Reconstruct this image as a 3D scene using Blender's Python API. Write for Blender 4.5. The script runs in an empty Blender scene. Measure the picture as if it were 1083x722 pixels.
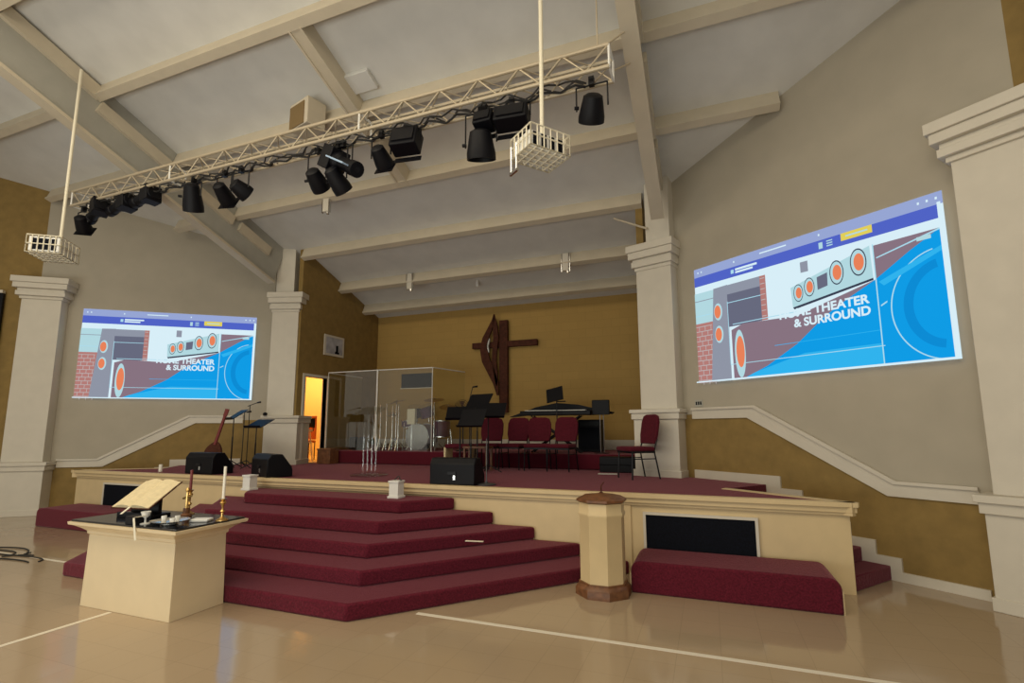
import bpy, math, random
from mathutils import Vector, Matrix, Euler
random.seed(7)
C = bpy.context.scene.collection
SC = bpy.context.scene
R = math.radians

# ------------------------------------------------------------------ camera, world, lights, exposure
cam_d = bpy.data.cameras.new('camera'); cam = bpy.data.objects.new('camera', cam_d); C.objects.link(cam)
YAW, PITCH, ROLL, EYE = -.3688, .1353, -.003, 1.65
cf = Vector((math.sin(YAW)*math.cos(PITCH), math.cos(YAW)*math.cos(PITCH), math.sin(PITCH)))
cr = Vector((math.cos(YAW), -math.sin(YAW), 0)); cu = cr.cross(cf)
cr2 = cr*math.cos(ROLL) + cu*math.sin(ROLL); cu2 = -cr*math.sin(ROLL) + cu*math.cos(ROLL)
m = Matrix((cr2, cu2, -cf)).transposed().to_4x4(); m.translation = (0, 0, EYE)
cam.matrix_world = m
cam_d.sensor_width = 36; cam_d.lens = 533.02/1083*36; cam_d.shift_y = 20/1083; cam_d.clip_start = .05
SC.camera = cam
SC.view_settings.view_transform = 'Standard'; SC.view_settings.look = 'None'
SC.view_settings.exposure = 0; SC.view_settings.gamma = 1; SC.view_settings.use_curve_mapping = False

w = bpy.data.worlds.new('world'); SC.world = w; w.use_nodes = True
w.node_tree.nodes['Background'].inputs[0].default_value = (1, .93, .80, 1)
w.node_tree.nodes['Background'].inputs[1].default_value = .34

def area(name, loc, target, size, power, col):
    l = bpy.data.lights.new(name, 'AREA'); l.shape = 'RECTANGLE'; l.size = size[0]; l.size_y = size[1]
    l.energy = power; l.color = col
    o = bpy.data.objects.new(name, l); C.objects.link(o); o.location = loc
    o.rotation_euler = (Vector(target)-Vector(loc)).to_track_quat('-Z', 'Y').to_euler()
    return o
area('house_light', (-4.5, .5, 6.9), (-4.5, 2.5, 0), (11, 4), 440, (1, .86, .64))
area('ceiling_fill', (-4.5, -2.5, .6), (-4.5, 2.2, 8), (12, 3), 430, (.97, 1, .95))  # unseen fill lamp added low behind the camera to brighten the ceiling

# ------------------------------------------------------------------ materials
def mat(name, col, rough=.6, metal=0, noise=0, nscale=20, bump=0, spec=.5, sheen=0, emis=None, es=1, alpha=1, trans=0, col2=None):
    M = bpy.data.materials.new(name); M.use_nodes = True
    nt = M.node_tree; b = nt.nodes['Principled BSDF']
    b.inputs['Base Color'].default_value = (*col, 1); b.inputs['Roughness'].default_value = rough
    b.inputs['Metallic'].default_value = metal; b.inputs['Specular IOR Level'].default_value = spec
    if sheen: b.inputs['Sheen Weight'].default_value = sheen; b.inputs['Sheen Tint'].default_value = (.9, .45, .5, 1); b.inputs['Sheen Roughness'].default_value = .4
    if emis: b.inputs['Emission Color'].default_value = (*emis, 1); b.inputs['Emission Strength'].default_value = es
    if trans: b.inputs['Transmission Weight'].default_value = trans; b.inputs['IOR'].default_value = 1.45
    if noise or bump:
        tc = nt.nodes.new('ShaderNodeTexCoord'); n = nt.nodes.new('ShaderNodeTexNoise')
        n.inputs['Scale'].default_value = nscale; n.inputs['Detail'].default_value = 5
        nt.links.new(tc.outputs['Object'], n.inputs['Vector'])
        if noise:
            r = nt.nodes.new('ShaderNodeValToRGB')
            c2 = col2 or tuple(min(1, c*(1+noise)) for c in col)
            r.color_ramp.elements[0].color = (*[c*(1-noise) for c in col], 1); r.color_ramp.elements[0].position = .3
            r.color_ramp.elements[1].color = (*c2, 1); r.color_ramp.elements[1].position = .7
            nt.links.new(n.outputs['Fac'], r.inputs['Fac']); nt.links.new(r.outputs['Color'], b.inputs['Base Color'])
        if bump:
            bp = nt.nodes.new('ShaderNodeBump'); bp.inputs['Strength'].default_value = bump; bp.inputs['Distance'].default_value = .02
            nt.links.new(n.outputs['Fac'], bp.inputs['Height']); nt.links.new(bp.outputs['Normal'], b.inputs['Normal'])
    return M
M = {}
M['wall'] = mat('painted_wall', (.43, .385, .30), .75, noise=.04, nscale=3, bump=.05)
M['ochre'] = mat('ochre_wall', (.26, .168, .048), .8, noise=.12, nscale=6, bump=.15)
M['ceil'] = mat('ceiling_panel', (.66, .65, .61), .8, noise=.05, nscale=2.5, bump=.05)
M['beam'] = mat('beam_paint', (.58, .51, .385), .6, noise=.04, nscale=4)
M['web'] = mat('steel_rafter_paint', (.40, .39, .34), .6, noise=.05, nscale=4)
M['trimw'] = mat('cream_trim', (.64, .59, .49), .5, noise=.03, nscale=5)
M['cream'] = mat('stage_cream', (.66, .51, .28), .5, noise=.04, nscale=5)
M['altar'] = mat('altar_cream', (.74, .60, .38), .45, noise=.03, nscale=4)
M['carpet'] = mat('burgundy_carpet', (.105, .010, .021), .95, noise=.3, nscale=60, bump=.5, spec=.15, sheen=.42)
M['black'] = mat('matt_black', (.003, .003, .005), .5, spec=.22)
M['blackm'] = mat('black_metal', (.004, .004, .006), .4, spec=.3)
M['grille'] = mat('black_grille', (.003, .004, .008), .8, noise=.5, nscale=80, spec=.15)
M['wood'] = mat('dark_wood', (.075, .022, .011), .7, spec=.2, noise=.35, nscale=14)
M['font_wood'] = mat('brown_wood', (.16, .065, .025), .45, noise=.35, nscale=18)
M['brass'] = mat('brass', (.62, .40, .14), .3, metal=.9)
M['silver'] = mat('silver', (.8, .8, .78), .22, metal=.9)
M['alu'] = mat('truss_aluminium', (.52, .44, .31), .45, metal=.35)
M['white'] = mat('white_paint', (.78, .77, .72), .45)
M['cage'] = mat('cage_cream', (.74, .68, .52), .5)
M['wax'] = mat('white_wax', (.85, .80, .68), .5)
M['redwax'] = mat('dark_red_wax', (.16, .02, .02), .5)
M['fabric'] = mat('burgundy_fabric', (.085, .007, .015), .9, noise=.25, nscale=40, spec=.2, sheen=.12)
M['paper'] = mat('paper', (.80, .74, .58), .7)
M['page'] = mat('book_page', (.72, .60, .36), .7, noise=.08, nscale=30)
M['glasstop'] = mat('black_glass_top', (.01, .011, .014), .12, spec=.9)
M['chrome'] = mat('chrome', (.7, .7, .7), .2, metal=1)
M['tape'] = mat('white_tape', (.74, .68, .56), .6)
M['grey_metal'] = mat('grey_metal', (.10, .10, .10), .4, metal=.5)
M['cord'] = mat('black_cord', (.02, .018, .016), .6)
M['warmwall'] = mat('warm_room_wall', (.80, .60, .28), .8)
M['drum'] = mat('drum_shell', (.10, .04, .09), .3, noise=.3, nscale=10)
M['skin'] = mat('drum_head', (.6, .58, .52), .5)
M['cymbal'] = mat('cymbal_bronze', (.40, .26, .12), .35, metal=.9)
M['glow'] = mat('lens_glint', (.7, .78, .85), .1, metal=.8)
M['bluegel'] = mat('pale_blue_label', (.35, .48, .65), .35)
M['orange'] = mat('orange_fabric', (.6, .15, .04), .7)

def acrylic():
    A = bpy.data.materials.new('clear_acrylic'); A.use_nodes = True; nt = A.node_tree
    for n in list(nt.nodes): nt.nodes.remove(n)
    o = nt.nodes.new('ShaderNodeOutputMaterial'); mx = nt.nodes.new('ShaderNodeMixShader')
    t = nt.nodes.new('ShaderNodeBsdfTransparent'); g = nt.nodes.new('ShaderNodeBsdfGlossy'); f = nt.nodes.new('ShaderNodeMapRange'); lw = nt.nodes.new('ShaderNodeLayerWeight'); lw.inputs[0].default_value = .25
    nt.links.new(lw.outputs['Facing'], f.inputs[0]); f.inputs[3].default_value = .07; f.inputs[4].default_value = .38; g.inputs['Roughness'].default_value = .03; t.inputs[0].default_value = (.95, .96, .94, 1)
    nt.links.new(f.outputs[0], mx.inputs[0]); nt.links.new(t.outputs[0], mx.inputs[1]); nt.links.new(g.outputs[0], mx.inputs[2])
    nt.links.new(mx.outputs[0], o.inputs[0]); return A
M['acrylic'] = acrylic()

def floor_mat():
    F = mat('polished_tile_floor', (.36, .27, .165), .16, spec=.6); nt = F.node_tree; b = nt.nodes['Principled BSDF']
    tc = nt.nodes.new('ShaderNodeTexCoord'); br = nt.nodes.new('ShaderNodeTexBrick'); n = nt.nodes.new('ShaderNodeTexNoise')
    br.offset = 0; br.inputs['Scale'].default_value = 1; br.inputs['Brick Width'].default_value = .305; br.inputs['Row Height'].default_value = .305
    br.inputs['Mortar Size'].default_value = .003; br.inputs['Color1'].default_value = (.40, .305, .20, 1); br.inputs['Color2'].default_value = (.39, .297, .193, 1)
    br.inputs['Mortar'].default_value = (.345, .262, .17, 1)
    n.inputs['Scale'].default_value = 2.2; n.inputs['Detail'].default_value = 3
    nt.links.new(tc.outputs['Object'], br.inputs['Vector']); nt.links.new(tc.outputs['Object'], n.inputs['Vector'])
    nt.links.new(br.outputs['Color'], b.inputs['Base Color'])
    bp = nt.nodes.new('ShaderNodeBump'); bp.inputs['Strength'].default_value = .05; bp.inputs['Distance'].default_value = .03
    nt.links.new(n.outputs['Fac'], bp.inputs['Height'])
    dv = nt.nodes.new('ShaderNodeVectorMath'); dv.operation = 'DIVIDE'; dv.inputs[1].default_value = (.305, .305, 1)     # every tile sits at its own very slight tilt
    fl = nt.nodes.new('ShaderNodeVectorMath'); fl.operation = 'FLOOR'; wn_ = nt.nodes.new('ShaderNodeTexWhiteNoise'); wn_.noise_dimensions = '2D'
    sb = nt.nodes.new('ShaderNodeVectorMath'); sb.operation = 'SUBTRACT'; sb.inputs[1].default_value = (.5, .5, .5)
    sc = nt.nodes.new('ShaderNodeVectorMath'); sc.operation = 'MULTIPLY'; sc.inputs[1].default_value = (.022, .022, 0)
    ad = nt.nodes.new('ShaderNodeVectorMath'); ad.operation = 'ADD'
    nt.links.new(tc.outputs['Object'], dv.inputs[0]); nt.links.new(dv.outputs[0], fl.inputs[0]); nt.links.new(fl.outputs[0], wn_.inputs['Vector'])
    nt.links.new(wn_.outputs['Color'], sb.inputs[0]); nt.links.new(sb.outputs[0], sc.inputs[0]); nt.links.new(sc.outputs[0], ad.inputs[0]); nt.links.new(bp.outputs['Normal'], ad.inputs[1])
    nt.links.new(ad.outputs[0], b.inputs['Normal'])
    mr = nt.nodes.new('ShaderNodeMapRange'); mr.inputs[3].default_value = .05; mr.inputs[4].default_value = .16
    nt.links.new(n.outputs['Fac'], mr.inputs[0]); nt.links.new(mr.outputs[0], b.inputs['Roughness'])
    return F
M['floor'] = floor_mat()

def block_mat(name, col):
    F = mat(name, col, .8); nt = F.node_tree; b = nt.nodes['Principled BSDF']
    tc = nt.nodes.new('ShaderNodeTexCoord'); mp = nt.nodes.new('ShaderNodeMapping'); mp.inputs['Rotation'].default_value = (R(90), 0, 0)
    br = nt.nodes.new('ShaderNodeTexBrick'); br.inputs['Scale'].default_value = 1; br.inputs['Brick Width'].default_value = .4; br.inputs['Row Height'].default_value = .2
    br.inputs['Mortar Size'].default_value = .006; k = 1.0
    br.inputs['Color1'].default_value = (*col, 1); br.inputs['Color2'].default_value = (*[c*.95 for c in col], 1); br.inputs['Mortar'].default_value = (*[c*.88 for c in col], 1)
    nt.links.new(tc.outputs['Object'], mp.inputs[0]); nt.links.new(mp.outputs[0], br.inputs['Vector']); nt.links.new(br.outputs['Color'], b.inputs['Base Color'])
    return F
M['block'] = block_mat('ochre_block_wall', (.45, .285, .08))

def emit(name, col, s=1.0):
    E = bpy.data.materials.new(name); E.use_nodes = True; nt = E.node_tree
    for n in list(nt.nodes): nt.nodes.remove(n)
    o = nt.nodes.new('ShaderNodeOutputMaterial'); e = nt.nodes.new('ShaderNodeEmission'); e.inputs[0].default_value = (*col, 1); e.inputs[1].default_value = s
    nt.links.new(e.outputs[0], o.inputs[0]); return E

# ------------------------------------------------------------------ mesh helpers
class MB:
    def __init__(s): s.v = []; s.f = []; s.mi = []; s.cur = 0
    def add(s, vs, fs, T=None):
        b = len(s.v)
        s.v += [tuple((T @ Vector(p)) if T is not None else p) for p in vs]
        s.f += [tuple(i+b for i in f) for f in fs]; s.mi += [s.cur]*len(fs); return s
    def box(s, c, d, T=None):
        x, y, z = [k/2 for k in d]
        vs = [(c[0]+i*x, c[1]+j*y, c[2]+k*z) for i in (-1, 1) for j in (-1, 1) for k in (-1, 1)]
        return s.add(vs, [(0, 1, 3, 2), (4, 6, 7, 5), (0, 4, 5, 1), (2, 3, 7, 6), (0, 2, 6, 4), (1, 5, 7, 3)], T)
    def bb(s, x0, x1, y0, y1, z0, z1, T=None): return s.box(((x0+x1)/2, (y0+y1)/2, (z0+z1)/2), (x1-x0, y1-y0, z1-z0), T)
    def bar(s, p, q, r, n=8, r2=None, T=None):
        p = Vector(p); q = Vector(q); a = (q-p); L = a.length; a.normalize()
        u = a.orthogonal().normalized(); v = a.cross(u); r2 = r if r2 is None else r2
        vs = []
        for (c, rr) in ((p, r), (q, r2)):
            for i in range(n):
                t = 2*math.pi*i/n; vs.append(tuple(c+u*rr*math.cos(t)+v*rr*math.sin(t)))
        fs = [(i, (i+1) % n, n+(i+1) % n, n+i) for i in range(n)] + [tuple(range(n-1, -1, -1)), tuple(range(n, 2*n))]
        return s.add(vs, fs, T)
    def path(s, pts, r, n=6, T=None):
        for a, b in zip(pts[:-1], pts[1:]):
            if (Vector(a)-Vector(b)).length > 1e-5: s.bar(a, b, r, n, T=T)
        return s
    def lathe(s, prof, n=24, T=None, ph=0):
        vs = []; fs = []
        for (r, z) in prof:
            for i in range(n):
                t = ph+2*math.pi*i/n; vs.append((r*math.cos(t), r*math.sin(t), z))
        for k in range(len(prof)-1):
            for i in range(n): fs.append((k*n+i, k*n+(i+1) % n, (k+1)*n+(i+1) % n, (k+1)*n+i))
        fs.append(tuple(range(n-1, -1, -1))); fs.append(tuple((len(prof)-1)*n+i for i in range(n)))
        return s.add(vs, fs, T)
    def prism(s, poly, z0, z1, T=None):
        n = len(poly); vs = [(x, y, z0) for x, y in poly] + [(x, y, z1) for x, y in poly]
        fs = [tuple(range(n-1, -1, -1)), tuple(range(n, 2*n))] + [(i, (i+1) % n, n+(i+1) % n, n+i) for i in range(n)]
        return s.add(vs, fs, T)
    def frustum(s, a, b, z0, z1, T=None):   # a,b = (x0,x1,y0,y1)
        vs = [(a[0], a[2], z0), (a[1], a[2], z0), (a[1], a[3], z0), (a[0], a[3], z0), (b[0], b[2], z1), (b[1], b[2], z1), (b[1], b[3], z1), (b[0], b[3], z1)]
        return s.add(vs, [(3, 2, 1, 0), (4, 5, 6, 7), (0, 1, 5, 4), (1, 2, 6, 5), (2, 3, 7, 6), (3, 0, 4, 7)], T)
def obj(name, mb, mt, parent=None, bevel=0, smooth=True, loc=None, rot=None):
    me = bpy.data.meshes.new(name); me.from_pydata(mb.v, [], mb.f)
    mts = mt if isinstance(mt, (list, tuple)) else [mt]
    for q in mts: me.materials.append(q)
    for p, i in zip(me.polygons, mb.mi): p.material_index = i
    me.update()
    if smooth:
        for p in me.polygons: p.use_smooth = True
        me.set_sharp_from_angle(angle=R(35))
    o = bpy.data.objects.new(name, me); C.objects.link(o)
    if parent: o.parent = parent
    if loc: o.location = loc
    if rot: o.rotation_euler = rot
    if bevel:
        b = o.modifiers.new('bevel', 'BEVEL'); b.width = bevel; b.segments = 2; b.limit_method = 'ANGLE'
    return o
def thing(name, label, cat, loc=(0, 0, 0), rz=0, group=None):
    o = bpy.data.objects.new(name, None); C.objects.link(o); o.empty_display_size = .1
    o.location = loc; o.rotation_euler = (0, 0, rz); o['label'] = label; o['category'] = cat
    if group: o['group'] = group
    return o
def tag(o, label, cat, group=None):
    o['label'] = label; o['category'] = cat
    if group: o['group'] = group
    return o
def struct(name, mb, mt, label=None, cat=None, bevel=0, smooth=True):
    o = obj(name, mb, mt, None, bevel, smooth); o['kind'] = 'structure'
    if label: o['label'] = label
    if cat: o['category'] = cat
    return o
def copy_tree(o, parent=None):
    c = o.copy(); C.objects.link(c)
    if parent: c.parent = parent
    for ch in list(o.children): copy_tree(ch, c)
    return c
def align(p, d, up=(0, 0, 1)):      # matrix with local +Z along d at p
    return Matrix.Translation(Vector(p)) @ Vector(d).to_track_quat('Z', 'Y').to_matrix().to_4x4()

# ------------------------------------------------------------------ plan constants
XC = -5.0; SF = 6.14; SZ = .9                    # symmetry axis, stage front, stage height
WA = R(37.5); WD = Vector((math.cos(WA), -math.sin(WA), 0)); WN = Vector((-math.sin(WA), -math.cos(WA), 0))
PR = Vector((-.25, 8.5, 0))
def wr(x): return PR + WD*((x-PR.x)/WD.x)         # point on right angled wall at x
def mir(p): return (2*XC-p[0], p[1]) + tuple(p[2:])
TAN = .358; SLA = math.atan(TAN)
def zc(y, z0=5.9): return z0 - TAN*(y-8.4)

# ------------------------------------------------------------------ floor, walls, ceiling
struct('floor', MB().bb(-22, 10, -8, 12.5, -.1, 0), M['floor'], smooth=False)

def vert_poly(mb, pts, th, n):
    """pts: 3D outline on a wall, thickened away from the room (opposite n)"""
    k = len(pts); back = [tuple(Vector(p)-Vector(n)*th) for p in pts]
    return mb.add([tuple(p) for p in pts]+back, [tuple(range(k)), tuple(range(2*k-1, k-1, -1))]+[(i, k+i, k+(i+1) % k, (i+1) % k) for i in range(k)])
def wall_pair(xs_zs, side):
    out = []
    for x, z in xs_zs:
        p = wr(x); q = (p.x, p.y, z)
        out.append(mir(q) if side == 'left' else q)
    return out if side == 'right' else out[::-1]
def sn(side): return WN if side == 'right' else Vector((-WN.x, WN.y, 0))
X0, XE, XO = -.62, 2.97, 6.5
def topz(x): return zc(wr(x).y)+.12
for side in ('right', 'left'):
    n = sn(side)
    mb = MB()
    vert_poly(mb, wall_pair([(X0, 1.87), (.58, 1.87), (1.89, .97), (XE, .97), (XE, topz(XE)), (X0, topz(X0))], side), .15, n)
    mb.cur = 1
    vert_poly(mb, wall_pair([(X0, 0), (XE, 0), (XE, .97), (1.89, .97), (.58, 1.87), (X0, 1.87)], side), .15, n)
    struct('wall_'+side, mb, [M['wall'], M['ochre']], smooth=False)
    mb = MB(); vert_poly(mb, wall_pair([(XE, 0), (XO, 0), (XO, topz(XO)), (XE, topz(XE))], side), .15, n)
    struct('wall_%s_side' % side, mb, M['ochre'], smooth=False)
    # sloping chair rail following the stairs: two stepped mouldings
    mb = MB()
    def offs(pts, d): return [tuple(Vector(p)+n*d) for p in pts]
    top = [(-.22, 1.95), (.62, 1.95), (1.90, 1.05), (2.46, 1.05)]; bot = [(-.22, 1.80), (.52, 1.80), (1.83, .90), (2.46, .90)]
    vert_poly(mb, offs(wall_pair(bot+top[::-1], side), .025), .03, n)
    top2 = [(-.22, 1.97), (.63, 1.97), (1.91, 1.07), (2.46, 1.07)]; bot2 = [(-.22, 1.935), (.61, 1.935), (1.89, 1.035), (2.46, 1.035)]
    vert_poly(mb, offs(wall_pair(bot2+top2[::-1], side), .05), .03, n)
    struct('trim_chair_rail_'+side, mb, M['trimw'], smooth=False)
    # stepped skirting beside the side stairs
    pts = [(-.22, .86), (.70, .86)]; up = [(-.22, 1.02), (.86, 1.02)]
    sx = [.86, 1.08, 1.30, 1.50, 1.70, 1.89]; z = 1.02
    for i, x in enumerate(sx):
        z -= .155; up.append((x, z)); nx = sx[i+1] if i+1 < len(sx) else 2.46; up.append((nx, z if i < len(sx)-1 else .10))
        if i == len(sx)-1: up[-2] = (x, .10)
    poly = [(-.22, .80), (.62, .80), (1.75, 0), (2.46, 0)] + up[::-1]
    mb = MB(); vert_poly(mb, offs(wall_pair(poly, side), .03), .035, n)
    struct('baseboard_'+side, mb, M['trimw'], smooth=False)

# alcove
AL, AR, AY = -8.5, -1.02, 11.6
mb = MB()
DY0, DY1, DZ = 8.93, 9.66, 2.86
mb.add([], [])
def xwall(mb, x, th, y0, y1, z0, z1a, z1b):       # vertical wall in the y-z plane, sloping top
    xs = (x, x+th); vs = [(q, y, z) for q in xs for (y, z) in ((y0, z0), (y1, z0), (y1, z1b), (y0, z1a))]
    mb.add(vs, [(0, 1, 2, 3), (7, 6, 5, 4), (0, 4, 5, 1), (1, 5, 6, 2), (2, 6, 7, 3), (3, 7, 4, 0)])
xwall(mb, AL, -.12, 8.72, DY0, 0, zc(8.72)+.1, zc(DY0)+.1)
xwall(mb, AL, -.12, DY0, DY1, DZ, zc(DY0)+.1, zc(DY1)+.1)
xwall(mb, AL, -.12, DY1, AY+.15, 0, zc(DY1)+.1, zc(AY)+.1)
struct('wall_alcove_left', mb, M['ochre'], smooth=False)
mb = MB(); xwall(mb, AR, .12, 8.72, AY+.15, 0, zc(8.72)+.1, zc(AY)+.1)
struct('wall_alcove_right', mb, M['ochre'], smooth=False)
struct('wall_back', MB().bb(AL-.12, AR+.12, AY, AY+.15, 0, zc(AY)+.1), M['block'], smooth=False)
struct('baseboard_back', MB().bb(AL+.01, AR-.01, AY-.02, AY, SZ, SZ+.5), M['trimw'])
# door frame and the lit room behind
mb = MB(); t = .06
mb.bb(AL-.14, AL+.02, DY0-t, DY0, SZ, DZ+t); mb.bb(AL-.14, AL+.02, DY1, DY1+t, SZ, DZ+t); mb.bb(AL-.14, AL+.02, DY0, DY1, DZ, DZ+t)
dr = struct('door_1', mb, M['trimw'])
for nm, q in (('floor_side_room', (-11.4, AL-.12, 8.85, 11.5, SZ-.05, SZ)), ('wall_side_room_left', (-11.5, -11.4, 8.85, 11.5, SZ, 3.6)), ('wall_side_room_back', (-11.4, AL-.13, 11.5, 11.6, SZ, 3.6)), ('ceiling_side_room', (-11.5, AL-.13, 8.85, 11.6, 3.6, 3.7)), ('wall_side_room_front', (-11.4, AL-.13, 8.8, 8.85, SZ, 3.6))):
    struct(nm, MB().bb(*q), M['warmwall'], smooth=False)
lp = bpy.data.lights.new('side_room_lamp', 'POINT'); lp.energy = 75; lp.color = (1, .66, .28); lp.shadow_soft_size = .12
lo = bpy.data.objects.new('side_room_lamp', lp); C.objects.link(lo); lo.location = (-10.4, 10.3, 3.1)

# ceiling panels (one sloping slab) and rafters
SL = Matrix.Translation((0, 8.4, 5.9)) @ Matrix.Rotation(-SLA, 4, 'X')   # local y runs down-slope to the stage, local z is the panel normal
def sy(y): return (y-8.4)/math.cos(SLA)
mb = MB(); mb.bb(-20, 9, sy(-3), sy(12), 0, .12, SL)
struct('ceiling', mb, M['ceil'], smooth=False)
def purlin(x0, x1, y):
    mb = MB(); s0 = sy(y); mb.bb(x0, x1, s0-.10, s0, -.254, 0, SL)
    mb.bb(x0, x1, s0-.115, s0+.015, -.262, -.225, SL)
    return mb
RL, RR = -9.05, -.60
for i, y in enumerate((2.05, 3.39, 4.73, 6.07, 7.42)):
    xr = (y-8.5)/-math.tan(WA)+(-.25)
    struct('ceiling_purlin', purlin(RL+.04, RR-.04, y), M['beam'])
    struct('ceiling_purlin', purlin(RR+.04, min(xr-.02, 8.5), y), M['beam'])
    struct('ceiling_purlin', purlin(max(2*XC-xr+(.35 if y > 7 else .02), -18.5), RL-.04, y), M['beam'])
struct('ceiling_purlin', purlin(-8.50, -.90, 8.80), M['beam'])
struct('ceiling_purlin', purlin(AL+.01, AR-.01, 10.08), M['beam'])
struct('ceiling_purlin', purlin(AL+.01, AR-.01, 11.05), M['beam'])
def rafter(xm):
    mb = MB(); s0, s1 = sy(-2), sy(8.42 if xm > -5 else 8.66)
    mb.bb(xm-.03, xm+.03, s0, s1, -.90, -.0, SL)
    mb.cur = 1; mb.bb(xm-.10, xm+.10, s0, s1, -.94, -.885, SL)
    for (a, b, h0, h1) in ((3.42, 4.70, -.27, -.05), (2.1, 3.36, -.27, -.05), (4.76, 5.96, -.45, -.25), (6.2, 7.34, -.45, -.25), (7.5, 8.3, -.45, -.25)):
        for sgn in (-1, 1): mb.box((xm+sgn*.065, (sy(a)+sy(b))/2, (h0+h1)/2), (.07, sy(b)-sy(a), h1-h0), SL)
    return struct('ceiling_rafter', mb, [M['web'], M['beam']])
rafter(RL); rafter(RR)
# lighter middle rafter between two purlins
mb = MB(); mb.bb(-5.02, -4.99, sy(4.73), sy(7.42), -.27, 0, SL); mb.bb(-4.83, -4.80, sy(4.73), sy(7.42), -.27, 0, SL); mb.bb(-5.0, -4.82, sy(4.73), sy(7.42), -.25, -.05, SL)
struct('ceiling_rafter', mb, M['beam'])

# pilasters beside the alcove
PA = R(19)
def inner_pilaster(side):
    if side == 'right': T = Matrix.Translation((-.44, 8.30, 0)) @ Matrix.Rotation(-PA, 4, 'Z')   # local x<0 along the front face, local y to the back
    else: T = Matrix.Translation((-9.13, 8.45, 0)) @ Matrix.Rotation(PA, 4, 'Z') @ Matrix.Diagonal((-1, 1, 1, 1))
    mb = MB()
    mb.bb(-.75, 0, 0, .62, 0, 1.80, T)
    mb.bb(-.78, .02, -.02, .62, 0, SZ+.10, T)
    for (e, a, b) in ((.03, 1.80, 1.90), (.055, 1.90, 1.96)): mb.bb(-.75-e, e, -e, .62, a, b, T)
    mb.bb(-.63, -.02, .04, .60, 1.96, 4.34, T)
    for (e, a, b) in ((.02, 4.30, 4.36), (.06, 4.36, 4.46), (.045, 4.46, 4.50), (.10, 4.50, 4.62), (.125, 4.62, 4.74)): mb.bb(-.63-e, -.02+e*.7, .04-e, .60, a, b, T)
    mb.bb(-.46, -.04, .10, .60, 4.74, zc(8.5)+.02, T)
    return struct('pilaster', mb, M['trimw'], bevel=.006)
inner_pilaster('right'); inner_pilaster('left')
def outer_pilaster(side):
    n = sn(side); o = wr(2.55 if side == 'right' else 2.50); W_ = 1.0 if side == 'right' else .80
    if side == 'right': T = Matrix.Translation(o) @ Matrix.Rotation(-WA, 4, 'Z')
    else: T = Matrix.Translation((2*XC-o.x, o.y, 0)) @ Matrix.Rotation(WA, 4, 'Z') @ Matrix.Diagonal((-1, 1, 1, 1))
    mb = MB()            # local x away from the stage along the wall, local -y into the room
    mb.bb(0, W_, -.33, .0, 0, .86, T); mb.bb(-.02, W_+.02, -.35, .0, 0, .12, T)
    for (e, a, b) in ((.03, .86, .96), (.06, .96, 1.03)): mb.bb(-e, W_+e, -.33-e, .0, a, b, T)
    mb.bb(.06, W_-.06, -.27, .0, 1.03, 4.34, T)
    for (e, a, b) in ((.03, 4.32, 4.38), (.08, 4.38, 4.47), (.06, 4.47, 4.53), (.12, 4.53, 4.64), (.15, 4.64, 4.76)): mb.bb(.06-e, W_-.06+e, -.27-e, .0, a, b, T)
    return struct('pilaster', mb, M['trimw'], bevel=.006)
outer_pilaster('right'); outer_pilaster('left')

# ------------------------------------------------------------------ stage
ER = Vector((1.34, SF, 0)); EB = ER - WD*1.5; TW = EB - WN*.9
deck = [(ER.x, ER.y), (EB.x, EB.y), (TW.x, TW.y), (-.25, 8.46), (-.9, 8.9), (AR, 8.9), (AR, AY), (AL, AY), (AL, 8.9), (2*XC+.9, 8.9), mir((-.25, 8.46)), mir((TW.x, TW.y)), mir((EB.x, EB.y)), mir((ER.x, ER.y))]
st = thing('stage_platform', 'wide raised stage with burgundy carpet and cream panelled front', 'stage', (XC, SF, 0))
L = lambda p: (p[0]-XC, p[1]-SF)
mb = MB(); mb.prism([L(p) for p in deck], SZ-.10, SZ-.004); obj('carpet_deck', mb, M['carpet'], st, smooth=False)
mb = MB(); b = .06
inner = [(ER.x-.14, ER.y+b), (EB.x-.14, EB.y+b)]
mb.prism([L((ER.x-.05, SF+.03)), L((EB.x-.05, EB.y+.03)), L((EB.x-.3, EB.y)), L((-1.5, 8)), L((2*XC+1.5, 8)), L(mir((EB.x-.3, EB.y))), L(mir((EB.x-.05, EB.y+.03))), L(mir((ER.x-.05, SF+.03)))], 0, SZ-.12)
obj('cream_skirt', mb, M['cream'], st, smooth=False)
# lip moulding round the front and sides
mb = MB()
def run(mb, a, b2, z0, z1, inn, out):
    a = Vector((a[0], a[1], 0)); b2 = Vector((b2[0], b2[1], 0)); d = (b2-a).normalized(); nn = Vector((d.y, -d.x, 0))
    q = [a+nn*out-d*out*.4, b2+nn*out+d*out*.4, b2-nn*inn, a-nn*inn]; mb.prism([(p.x, p.y) for p in q], z0, z1)
LR, LB = L((ER.x, ER.y)), L((EB.x, EB.y)); ML, MBk = L(mir((ER.x, ER.y))), L(mir((EB.x, EB.y)))
for (z0, z1, out) in ((SZ-.13, SZ-.10, .0), (SZ-.10, SZ-.045, .02), (SZ-.045, SZ+.004, .045)):
    run(mb, ML, LR, z0, z1, .07, out); run(mb, LR, LB, z0, z1, .07, out); run(mb, MBk, ML, z0, z1, .07, out)
obj('lip_moulding', mb, M['cream'], st, bevel=.004)
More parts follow.
